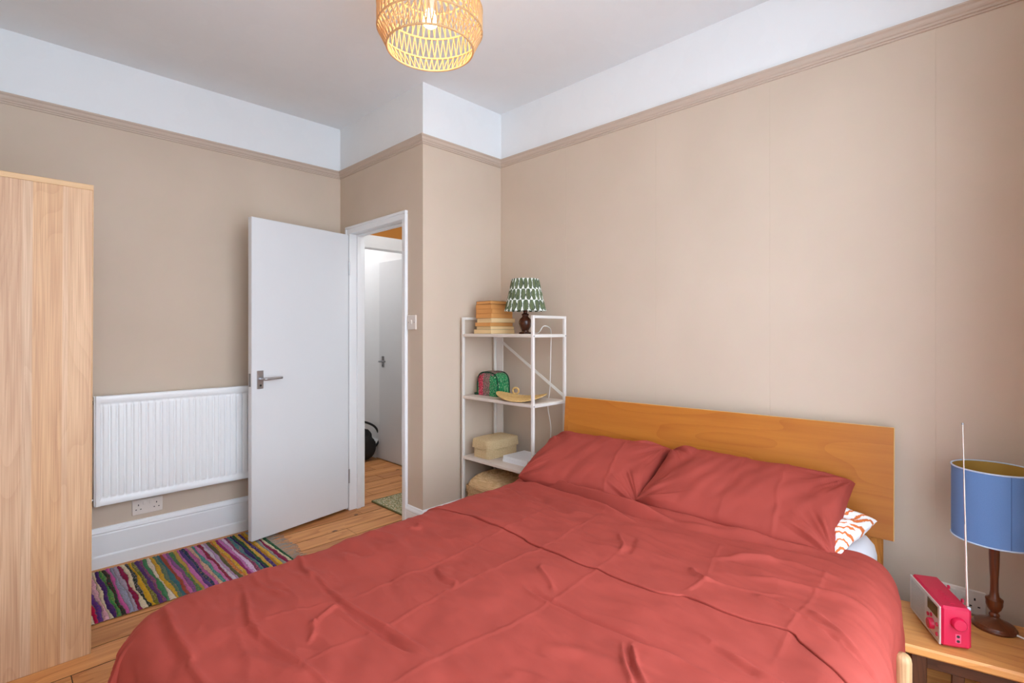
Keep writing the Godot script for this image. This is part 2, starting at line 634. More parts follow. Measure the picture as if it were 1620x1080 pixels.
func build_window() -> void:
	var w := Node3D.new()
	w.name = "window_1"
	add_child(w)
	w.set_meta("kind", "structure")
	tag(w, "wide white sash window behind the camera that lights the bedroom", "window")
	var st := begin()
	var z := ZW + 0.1
	var d := 0.07
	add_box(st, Vector3(WX0, WY0, z), Vector3(WX0 + 0.06, WY1, z + d), 0.004)
	add_box(st, Vector3(WX1 - 0.06, WY0, z), Vector3(WX1, WY1, z + d), 0.004)
	add_box(st, Vector3(WX0 + 0.06, WY0, z), Vector3(WX1 - 0.06, WY0 + 0.07, z + d), 0.004)
	add_box(st, Vector3(WX0 + 0.06, WY1 - 0.06, z), Vector3(WX1 - 0.06, WY1, z + d), 0.004)
	for x in [WX0 + 0.54, WX1 - 0.54]:
		add_box(st, Vector3(x - 0.025, WY0 + 0.07, z), Vector3(x + 0.025, WY1 - 0.06, z + d), 0.004)
	obj("window_frame", done(st), M.gloss, w)
	obj("window_sill", box(Vector3(WX0 - 0.04, WY0 - 0.03, ZW - 0.05), Vector3(WX1 + 0.04, WY0, ZW + 0.1), 0.006), M.gloss, w)
	var glass := mk(Color(1, 1, 1, 0.04), 0.02)
	glass.transparency = BaseMaterial3D.TRANSPARENCY_ALPHA
	for p in [[WX0 + 0.06, WX0 + 0.515], [WX0 + 0.565, WX1 - 0.565], [WX1 - 0.515, WX1 - 0.06]]:
		var my := (WY0 + WY1) / 2
		obj("meeting_rail", box(Vector3(p[0], my - 0.02, z + 0.01), Vector3(p[1], my + 0.02, z + 0.06), 0.003), M.gloss, w)
		obj("pane", box(Vector3(p[0], WY0 + 0.07, z + 0.03), Vector3(p[1], my - 0.02, z + 0.034)), glass, w)
		obj("pane", box(Vector3(p[0], my + 0.02, z + 0.03), Vector3(p[1], WY1 - 0.06, z + 0.034)), glass, w)


# lever handle on a plate in local XY, lever points along +x, stands out along +z
func lever_handle(parent: Node, xf: Transform3D, dark := false) -> void:
	var m: Material = M.steel if dark else M.chrome
	var pl := obj("handle", box(Vector3(-0.02, -0.056, 0), Vector3(0.02, 0.056, 0.008), 0.003), m, parent, xf)
	var st := begin()
	add_tube(st, spline([Vector3(0, 0.005, 0.006), Vector3(0, 0.005, 0.04), Vector3(0.012, 0.005, 0.053), Vector3(0.06, 0.007, 0.055), Vector3(0.115, 0.008, 0.052)], 5), 0.0085, 10)
	obj("lever", done(st), m, pl)
	obj("keyhole", tube([Vector3(0, -0.035, 0.006), Vector3(0, -0.035, 0.0092)], 0.007, 10), M.hole, pl)


func build_door() -> void:
	# lining and architrave of the doorway
	var z0 := -3.412
	var z1 := -2.736
	var hh := 2.0
	var f := Node3D.new()
	f.name = "door_1"
	add_child(f)
	f.set_meta("kind", "structure")
	tag(f, "white painted frame round the open doorway to the hall", "door frame")
	var st := begin()
	add_box(st, Vector3(XC - 0.004, 0, z0 - 0.03), Vector3(XC + 0.112, hh + 0.03, z0), 0.002)
	add_box(st, Vector3(XC - 0.004, 0, z1), Vector3(XC + 0.112, hh + 0.03, z1 + 0.03), 0.002)
	add_box(st, Vector3(XC - 0.004, hh, z0), Vector3(XC + 0.112, hh + 0.03, z1), 0.002)
	obj("lining", done(st), M.gloss, f)
	st = begin()
	add_box(st, Vector3(XC + 0.045, 0, z0), Vector3(XC + 0.075, hh, z0 + 0.012), 0.002)
	add_box(st, Vector3(XC + 0.045, 0, z1 - 0.012), Vector3(XC + 0.075, hh, z1), 0.002)
	add_box(st, Vector3(XC + 0.045, hh - 0.012, z0 + 0.012), Vector3(XC + 0.075, hh, z1 - 0.012), 0.002)
	obj("door_stop", done(st), M.gloss, f)
	st = begin()
	for q in [[0.012, 0.0, 0.05], [0.02, 0.034, 0.052]]:
		add_box(st, Vector3(XC - q[0], 0, z1 + q[1]), Vector3(XC, hh + q[1], z1 + q[2]), 0.003)
		add_box(st, Vector3(XC - q[0], 0, z0 - q[2]), Vector3(XC, hh + q[1], z0 - q[1]), 0.003)
		add_box(st, Vector3(XC - q[0], hh + q[1], z0 - q[2]), Vector3(XC, hh + q[2], z1 + q[2]), 0.003)
	obj("architrave", done(st), M.gloss, f)
	# the leaf: local x from hinge to free edge, z outward to the room
	var hinge := Vector3(1.793, 0, -3.41)
	var free := Vector3(1.085, 0, -3.273)
	var L := hinge.distance_to(free)
	var dir := (free - hinge).normalized()
	var leaf := thing("door_leaf", "plain white flush door standing open against the radiator", "door", hinge)
	leaf.set_meta("kind", "structure")
	leaf.transform = Transform3D(Basis(-dir, Vector3.UP, (-dir).cross(Vector3.UP)), hinge)
	# local -x runs to the free edge, +z faces the room
	obj("panel", box(Vector3(-L, 0.022, -0.04), Vector3(-0.006, 1.992, 0), 0.003), M.door, leaf)
	lever_handle(leaf, tf(Vector3(-L + 0.052, 1.0, 0)))
	lever_handle(leaf, tf(Vector3(-L + 0.052, 1.0, -0.04), 0.0, PI))
	obj("latch", box(Vector3(-L - 0.0015, 0.96, -0.03), Vector3(-L + 0.001, 1.04, -0.01), 0.001), M.steel, leaf)
	for y in [0.25, 1.75]:
		obj("hinge", tube([Vector3(-0.001, y - 0.05, -0.002), Vector3(-0.001, y + 0.05, -0.002)], 0.006, 10), M.chrome, leaf)


func build_hall() -> void:
	var X1 := 2.745
	wall_hall("wall_hall_side", box(Vector3(X1, 0, -5.9), Vector3(2.9, CEIL, ZD - 0.1)), "white hall wall seen through the doorway")
	wall_hall("wall_hall_near", box(Vector3(XC, 0, -5.9), Vector3(XC + 0.1, CEIL, ZA - 0.15)), "white hall wall hidden behind the radiator wall")
	wall_hall("wall_hall_end", box(Vector3(XC + 0.1, 0, -5.9), Vector3(X1, CEIL, -5.75)), "white end wall of the hall beyond the doorway")
	var sk := [Vector2(0.02, 0), Vector2(0.02, 0.15), Vector2(0.016, 0.165), Vector2(0.01, 0.185), Vector2(0, 0.19)]
	struct("baseboard_hall", sweep_plan([Vector2(X1, -5.75), Vector2(X1, -4.62)], sk, 1.0), M.gloss, "white hall skirting beside the black bag", "skirting board")
	var hd := struct("wall_hall_header", box(Vector3(XC + 0.1, 2.15, -4.13), Vector3(X1, CEIL, -4.06)), M.ochre, "ochre painted wall above the hall frame", "wall")
	var hm := obj("frame_head", box(Vector3(XC + 0.1, 2.035, -4.15), Vector3(X1, 2.15, -4.05), 0.004), M.gloss, hd)
	hm.set_meta("label", "white frame head across the hall")
	# closed flush door in the hall wall
	var d := thing("door_2", "white flush hall door with lever handle seen through the doorway", "door", Vector3(X1, 0, -4.56))
	d.set_meta("kind", "structure")
	obj("panel", box(Vector3(-0.022, 0.012, 0), Vector3(-0.001, 1.99, 0.74), 0.003), M.door, d)
	lever_handle(d, tf(Vector3(-0.022, 0.99, 0.075), -PI / 2), true)
	# hall ceiling lamps, out of view
	var glow := mk(Color(1, 1, 1), 0.4)
	glow.emission_enabled = true
	glow.emission = Color(1, 0.97, 0.94)
	glow.emission_energy_multiplier = 2.0
	for k in 2:
		var lamp := thing("hall_lamp", ["round hall ceiling lamp beyond the ochre wall, out of view", "round hall ceiling lamp near the doorway, out of view"][k], "lamp", Vector3(2.25, CEIL, [-4.8, -2.95][k]), 0.0, "hall ceiling lamps")
		obj("lamp_rose", lathe([Vector2(0.0, 0), Vector2(0.07, 0), Vector2(0.07, -0.02), Vector2(0.0, -0.025)], 24), M.gloss, lamp)
		var sp := SphereMesh.new()
		sp.radius = 0.075
		sp.height = 0.15
		obj("bulb", sp, glow, lamp, tf(Vector3(0, -0.1, 0)))
		var ol := OmniLight3D.new()
		ol.name = "hall_light"
		lamp.add_child(ol)
		ol.position = Vector3(0, -0.1, 0)
		ol.light_color = Color(0.95, 0.97, 1.0)
		ol.light_energy = [0.4, 0.28][k]
		ol.light_size = 0.07
		ol.omni_range = 12.0
		ol.omni_attenuation = 2.0
		ol.shadow_enabled = true
	# black bag on the hall floor
	var bag := thing("backpack", "black backpack slumped on the hall floor beyond the doorway", "bag", Vector3(2.585, 0, -4.66), 0.3)
	var pos := PackedVector3Array()
	var nz := noise(7, 4.0)
	for i in 25:
		for j in 33:
			var t := float(i) / 24
			var a := TAU * j / 32
			var r := sin(PI * pow(t, 0.72)) 
			r = pow(maxf(r, 0.0), 0.55)
			var p := Vector3(cos(a) * 0.125 * r, t * 0.36, sin(a) * 0.15 * r)
			p *= 1.0 + 0.12 * nz.get_noise_3dv(p * 3.0)
			p.x -= 0.05 * t * t
			p.y = maxf(p.y, 0.0)
			pos.append(p)
	obj("body", grid_mesh(pos, 25, 33, PackedVector2Array(), false, true), M.black, bag)
	obj("strap", tube(spline([Vector3(0.1, 0.12, 0.08), Vector3(0.16, 0.2, 0.09), Vector3(0.12, 0.32, 0.06), Vector3(0.0, 0.385, 0.0), Vector3(-0.06, 0.34, -0.02)]), 0.011, 6), M.black, bag)
	# small patterned mat
	var mat := thing("hall_mat", "small green and cream patterned mat in the doorway", "rug", Vector3(2.2, 0, -3.22))
	var im := Image.create_empty(256, 256, false, Image.FORMAT_RGB8)
	var n1 := noise(3, 0.05, 2)
	var n2 := noise(9, 0.07, 2)
	for y in 256:
		for x in 256:
			var a := n1.get_noise_2d(x, y)
			var b := n2.get_noise_2d(x * 1.3, y)
			var c := rgb(176, 170, 132)
			if absf(a) < 0.08: c = rgb(112, 112, 74)
			elif b > 0.22: c = rgb(222, 214, 190)
			elif b < -0.3: c = rgb(134, 142, 96)
			elif a > 0.35: c = rgb(190, 150, 100)
			im.set_pixel(x, y, c)
	var mm := mk(Color.WHITE, 0.95)
	mm.albedo_texture = ImageTexture.create_from_image(im)
	mm.uv1_scale = Vector3(2.2, 2.2, 1)
	obj("pile", box(Vector3(-0.195, 0.001, -0.235), Vector3(0.3, 0.012, 0.47), 0.004), mm, mat)
	var st := begin()
	add_tube(st, [Vector3(-0.197, 0.007, -0.238), Vector3(-0.197, 0.007, 0.472), Vector3(0.302, 0.007, 0.472), Vector3(0.302, 0.007, -0.238), Vector3(-0.197, 0.007, -0.238)], 0.006, 6)
	obj("border", done(st), mk(rgb(112, 106, 62), 0.95), mat)


func wall_hall(called: String, mesh: Mesh, label: String) -> void:
	struct(called, mesh, M.white_wall, label, "wall")


# ---------------------------------------------------------------- radiator, sockets, switch
func build_radiator() -> void:
	var x0 := 0.367
	var W := 1.0
	var y0 := 0.36
	var Hh := 0.588
	var r := thing("radiator", "white fluted panel radiator on the taupe wall behind the open door", "radiator", Vector3(x0, y0, ZA))
	# pressed front panel: flutes fade out towards the seamed top and bottom
	var nu := 30 * 10 + 1
	var ys := [0.0, 0.004, 0.028, 0.034, 0.044, 0.054, 0.3, 0.528, 0.538, 0.548, 0.554, 0.584, 0.588]
	var pos := PackedVector3Array()
	var zf := 0.1
	for i in nu:
		var x := W * i / (nu - 1)
		var ph := fposmod(x * 30.0 / W, 1.0)
		var fl := smoothstep(0.06, 0.22, ph) * (1.0 - smoothstep(0.78, 0.94, ph))
		for k in ys.size():
			var y: float = ys[k]
			var m := smoothstep(0.036, 0.054, y) * (1.0 - smoothstep(0.528, 0.546, y))
			var z := zf - 0.010 + 0.008 * fl * m
			if y < 0.03 or y > 0.552:
				z = zf
			if k == 0 or k == ys.size() - 1:
				z = zf - 0.006
			if i < 8 or i > nu - 9:
				z = maxf(z, zf - 0.001) if (i > 1 and i < nu - 2) else zf - 0.01
			pos.append(Vector3(x, y, z))
	obj("front_panel", grid_mesh(pos, nu, ys.size()), M.radiator, r)
	for x in [0.0, W - 0.012]:
		obj("side_panel", box(Vector3(x, 0.0, 0.035), Vector3(x + 0.012, Hh - 0.002, zf - 0.008), 0.002), M.radiator, r)
	var st := begin()
	for k in 40:
		add_box(st, Vector3(0.014 + k * 0.0244, Hh - 0.012, 0.04), Vector3(0.026 + k * 0.0244, Hh - 0.006, zf - 0.008))
	add_box(st, Vector3(0.012, Hh - 0.014, 0.036), Vector3(W - 0.012, Hh - 0.003, 0.044))
	var gr := obj("top_grille", done(st), M.radiator, r)
	gr.set_meta("kind", "stuff")
	obj("rear_panel", box(Vector3(0.006, 0.01, 0.03), Vector3(W - 0.006, Hh - 0.016, 0.036)), M.radiator, r)
	for x in [0.15, W - 0.15]:
		obj("wall_bracket", box(Vector3(x - 0.02, 0.08, 0.0), Vector3(x + 0.02, Hh - 0.08, 0.031), 0.002), M.steel, r)
	obj("end_plug", tube([Vector3(-0.012, Hh - 0.035, 0.06), Vector3(0.004, Hh - 0.035, 0.06)], 0.011, 10), M.steel, r)
	var v := obj("valve", tube([Vector3(-0.04, 0.03, 0.06), Vector3(0.004, 0.03, 0.06)], 0.011, 10), M.chrome, r)
	obj("valve_cap", tube([Vector3(-0.045, 0.012, 0.06), Vector3(-0.045, 0.062, 0.06)], 0.016, 12), M.gloss, v)
	obj("pipe", tube([Vector3(-0.045, -0.36, 0.06), Vector3(-0.045, 0.012, 0.06)], 0.0075, 8), M.gloss, v)


func socket_at(label: String, at: Vector3, turn: float) -> Node3D:
	var s := thing("double_socket", label, "socket", at, turn, "double wall sockets")
	obj("plate", box(Vector3(-0.073, -0.043, 0), Vector3(0.073, 0.043, 0.009), 0.003), M.socket, s)
	for x in [-0.036, 0.036]:
		var ix: float = x
		obj("rocker", box(Vector3(ix * 0.42 - 0.008, 0.012, 0.008), Vector3(ix * 0.42 + 0.008, 0.032, 0.0125), 0.0015), M.socket, s)
		for h in [[0.0, 0.012, 0.0022, 0.0045], [-0.011, -0.013, 0.0034, 0.0022], [0.011, -0.013, 0.0034, 0.0022]]:
			obj("pin_hole", box(Vector3(ix * 1.2 + h[0] - h[2], h[1] - h[3], 0.0084), Vector3(ix * 1.2 + h[0] + h[2], h[1] + h[3], 0.0093)), M.hole, s)
	return s


func build_sockets() -> void:
	socket_at("cream double wall socket between the radiator and the skirting", Vector3(0.617, 0.289, ZA), 0.0)
	socket_at("cream double wall socket behind the pink radio", Vector3(XB, 0.328, -0.135), -PI / 2)
	var s := thing("light_switch", "cream square light switch beside the doorway", "switch", Vector3(XC, 1.352, -2.633), -PI / 2)
	obj("plate", box(Vector3(-0.045, -0.045, 0), Vector3(0.045, 0.045, 0.01), 0.003), M.socket, s)
	obj("rocker", box(Vector3(-0.008, -0.014, 0.009), Vector3(0.008, 0.014, 0.015), 0.002), M.socket, s)
	for x in [-0.03, 0.03]:
		obj("screw", tube([Vector3(x, 0, 0.009), Vector3(x, 0, 0.0108)], 0.0035, 8), M.steel, s)


# ---------------------------------------------------------------- wardrobe
func build_wardrobe() -> void:
	# base at the front corner nearest the door; leans a little with the old floor
	var w := thing("wardrobe", "tall oak-effect wardrobe cut off by the picture edge beside the radiator", "wardrobe", Vector3(0.27, 0, -2.644))
	w.rotation.z = -0.0045
	var D := 0.60
	var Wd := 0.86
	var Hh := 1.888
	obj("side_panel", box(Vector3(-D, 0, -0.018), Vector3(-0.003, Hh - 0.022, 0), 0.001, 1, Vector2(0.1, 0.579)), M.oak, w)
	obj("edge_band", box(Vector3(-0.003, 0, -0.018), Vector3(0.0, Hh - 0.022, 0.0004), 0.0008, 1), M.oak_edge, w)
	obj("side_panel", box(Vector3(-D, 0, -Wd), Vector3(-0.003, Hh - 0.022, -Wd + 0.018), 0.001, 1, Vector2(0.7, 0.1)), M.oak, w)
	obj("top_panel", box(Vector3(-D, Hh - 0.022, -Wd), Vector3(0.0, Hh, 0), 0.0015, 0, Vector2(0.3, 0.3)), M.oak_edge, w)
	obj("back_panel", box(Vector3(-D, 0.02, -Wd + 0.018), Vector3(-D + 0.006, Hh - 0.022, -0.018)), M.oak_edge, w)
	obj("plinth", box(Vector3(-0.06, 0, -Wd + 0.018), Vector3(-0.045, 0.06, -0.018)), M.oak, w)
	for k in 2:
		var dw := (Wd - 0.036) / 2
		var z0 := -Wd + 0.018 + k * dw + 0.002
		var d := obj("door", box(Vector3(-0.02, 0.064, z0), Vector3(-0.002, Hh - 0.024, z0 + dw - 0.004), 0.0012, 1, Vector2(k * 0.4, 0.2)), M.oak_edge, w)
		var zh := z0 + (0.04 if k == 1 else dw - 0.044)
		obj("handle", tube([Vector3(0.0, 0.92, zh), Vector3(0.028, 0.92, zh), Vector3(0.028, 1.06, zh), Vector3(0.0, 1.06, zh)], 0.005, 8), M.steel, d)


# ---------------------------------------------------------------- rag rug
func build_rug() -> void:
	var x0 := 0.275
	var x1 := 1.185
	var z0 := -3.5
	var z1 := -2.885
	var r := thing("rag_rug", "multicoloured striped rag rug with fringe lying beside the skirting", "rug", Vector3(x0, 0.0, z0))
	var L := x1 - x0
	var Wd := z1 - z0
	obj("backing", box(Vector3(0.01, 0.001, 0.01), Vector3(L - 0.01, 0.006, Wd - 0.01)), mk(rgb(120, 110, 100), 0.95), r)
	var pal := [[58, 52, 78], [226, 206, 170], [196, 32, 72], [92, 54, 128], [226, 170, 180], [222, 204, 166], [70, 46, 104], [74, 140, 78], [40, 62, 50], [206, 96, 160], [156, 156, 178], [178, 160, 176], [150, 34, 66], [224, 206, 170], [46, 60, 46], [216, 168, 50], [120, 118, 46], [98, 62, 120], [142, 80, 126], [76, 136, 92], [228, 214, 190], [214, 170, 60], [96, 128, 96], [70, 118, 120], [176, 84, 62], [212, 110, 170], [150, 96, 150], [84, 130, 84], [196, 160, 80], [206, 118, 178], [88, 72, 128], [40, 62, 96], [196, 104, 160], [216, 176, 148], [74, 142, 138], [206, 120, 176], [148, 44, 74], [216, 200, 214], [180, 150, 190], [102, 98, 66], [206, 120, 60], [212, 164, 58], [150, 56, 110], [206, 124, 186], [226, 196, 222], [142, 66, 100], [74, 128, 132], [62, 52, 96], [52, 94, 66], [208, 168, 60], [74, 52, 110], [186, 132, 40], [216, 176, 60], [150, 156, 150], [146, 46, 82], [222, 206, 170], [44, 92, 60]]
	var n := pal.size()
	var pitch := L / n
	var nz := noise(15, 1.0, 2)
	var edge := func(k: float, s: float) -> float: return (k * pitch + 0.011 * nz.get_noise_2d(k * 40.0 + 7.0, s * 2.2) + 0.0035 * nz.get_noise_2d(k * 23.0, s * 14.0)) if (k > 0.5 and k < n - 0.5) else k * pitch
	for k in n:
		var c := rgb(pal[k][0], pal[k][1], pal[k][2]).srgb_to_linear()
		var c2 := rgb(pal[(k * 7 + 3) % n][0], pal[(k * 7 + 3) % n][1], pal[(k * 7 + 3) % n][2]).srgb_to_linear()
		var pos := PackedVector3Array()
		var cols := PackedColorArray()
		var nu := 90
		for i in nu:
			var s := float(i) / (nu - 1)
			var a: float = edge.call(float(k), s)
			var b: float = edge.call(float(k + 1), s)
			if b < a + 0.004: b = a + 0.004
			var zz := Wd * s + 0.004 * nz.get_noise_2d(k * 31.0, 0.5)
			var lump := 0.78 + 0.3 * nz.get_noise_2d(s * 22.0, k * 13.7)
			for j in 7:
				var t := float(j) / 6
				var hgt := 0.004 + 0.009 * sin(PI * t) * lump * (1.0 if s > 0.01 and s < 0.99 else 0.4) + 0.0016 * nz.get_noise_2d(i * 23.0, k * 17.0 + j * 9.0)
				pos.append(Vector3(lerpf(a - 0.001, b + 0.001, t), hgt, zz))
				var mott := clampf(nz.get_noise_2d(i * 0.9 + k * 50.0, j * 0.6 + 99.0) * 1.6 - 0.35, 0.0, 0.7)
				cols.append(c.lerp(c2, mott) * (1.0 + 0.25 * nz.get_noise_2d(i * 3.0, j * 3.0 + k * 10.0)))
		obj("rag_strip", grid_mesh(pos, nu, 7, PackedVector2Array(), false, false, true, cols), rag_mat(), r)
	var st := begin()
	for k in 70:
		var z := Wd * (k + 0.5) / 70.0
		var l := rng.randf_range(0.05, 0.1)
		var z2 := z + rng.randf_range(-0.025, 0.025)
		add_tube(st, [Vector3(L - 0.004, 0.004, z), Vector3(L + l * 0.4, 0.006, lerpf(z, z2, 0.3) + rng.randf_range(-0.01, 0.01)), Vector3(L + l, 0.003, z2)], 0.0017, 4)
	var fr := obj("fringe", done(st), mk(rgb(170, 158, 146), 0.95), r)
	fr.set_meta("kind", "stuff")


func rag_mat() -> StandardMaterial3D:
	if not M.has("rag"):
		M.rag = mk(Color.WHITE, 0.95, 0.0, 0.2)
		M.rag.vertex_color_use_as_albedo = true
	return M.rag


# ---------------------------------------------------------------- bed; local frame: x = s from the headboard to the foot, y up, z = t from the near side to the far side
func bed_frame_xf() -> Transform3D:
	var hd := Vector3(0.142, 0, 1.486).normalized()
	return Transform3D(Basis(Vector3(-hd.z, 0, hd.x), Vector3.UP, -hd), Vector3(2.432, 0, -0.324))


func build_bed() -> void:
	var X := bed_frame_xf()
	var bed := thing("bed", "wooden double bed with a leaning honey-coloured plywood headboard", "bed")
	bed.transform = X
	# headboard: top edge on s = 0, y = .925; bottom nearer the room
	var tilt := tf(Vector3(0.0, 0.925, 0.0), 0.0, 0.0, 0.082)
	var st := begin()
	add_box(st, Vector3(0.0, -0.425, -0.002), Vector3(0.018, 0, 1.492), 0.0015, 2, Vector2(0.05, 0.3))
	obj("headboard", done(st), M.birch, bed, tilt)
	st = begin()
	add_box(st, Vector3(0.001, -0.426, -0.0045), Vector3(0.017, 0.0012, -0.0015), 0.001)
	add_box(st, Vector3(0.001, 0.0, -0.002), Vector3(0.017, 0.0015, 1.492), 0.0005)
	obj("edge_band", done(st), M.birch_edge, bed, tilt)
	for t in [[0.03, 0.092], [1.40, 1.462]]:
		var l := begin()
		add_box(l, Vector3(0.012, 0, t[0]), Vector3(0.034, 0.7, t[1]), 0.004, 1, Vector2(0.1 + t[0], 0.0))
		obj("leg", done(l), M.orange_wood, bed)
	for t in [[0.0, 0.028], [1.455, 1.483]]:
		obj("side_rail", box(Vector3(0.036, 0.2, t[0]), Vector3(2.02, 0.34, t[1]), 0.004, 0), M.orange_wood, bed)
	obj("foot_rail", box(Vector3(2.022, 0.2, 0.0), Vector3(2.046, 0.34, 1.483), 0.004, 2), M.orange_wood, bed)
	for t in [0.03, 1.405]:
		obj("leg", box(Vector3(1.96, 0, t), Vector3(2.02, 0.3, t + 0.05), 0.004, 1), M.orange_wood, bed)
	obj("slat_base", box(Vector3(0.04, 0.29, 0.03), Vector3(2.018, 0.33, 1.453)), M.ash, bed)
	# round-topped post that shows beside the duvet
	obj("post", lathe([Vector2(0.0, 0.0), Vector2(0.021, 0.0), Vector2(0.0215, 0.2), Vector2(0.0215, 0.378), Vector2(0.02, 0.388), Vector2(0.016, 0.395), Vector2(0.008, 0.399), Vector2(0.0, 0.4)], 24), M.ash, bed, tf(Vector3(0.662, 0, -0.0455)))
	# mattress in a white fitted sheet
	var mt := thing("mattress", "mattress in a white fitted sheet showing below the striped pillow", "mattress")
	mt.transform = X
	var pos := PackedVector3Array()
	var prof := [Vector2(0, 0.335), Vector2(0.03, 0.335), Vector2(0.06, 0.35), Vector2(0.066, 0.40), Vector2(0.066, 0.455), Vector2(0.058, 0.49), Vector2(0.035, 0.518), Vector2(0.0, 0.53), Vector2(-0.2, 0.53), Vector2(-0.6, 0.53)]
	var corners := [Vector2(0.11, 0.11), Vector2(1.945, 0.11), Vector2(1.945, 1.385), Vector2(0.11, 1.385)]
	var ringn := 49
	for p in prof:
		for j in ringn:
			var q := j % (ringn - 1)
			var c: int = q / 12
			var a := PI + PI / 2 * (c + float(q % 12) / 11.0)
			var cc: Vector2 = corners[c]
			var rr: float = p.x
			var pt := cc + Vector2(cos(a), sin(a)) * maxf(rr, 0.0)
			if rr < 0.0:
				pt = cc.lerp(Vector2(1.03, 0.75), -rr / 0.6)
			pos.append(Vector3(pt.x, p.y, pt.y))
	obj("sheet", grid_mesh(pos, prof.size(), ringn, PackedVector2Array(), false, true), M.sheet, mt)
	build_duvet(X)
	build_pillows(X)


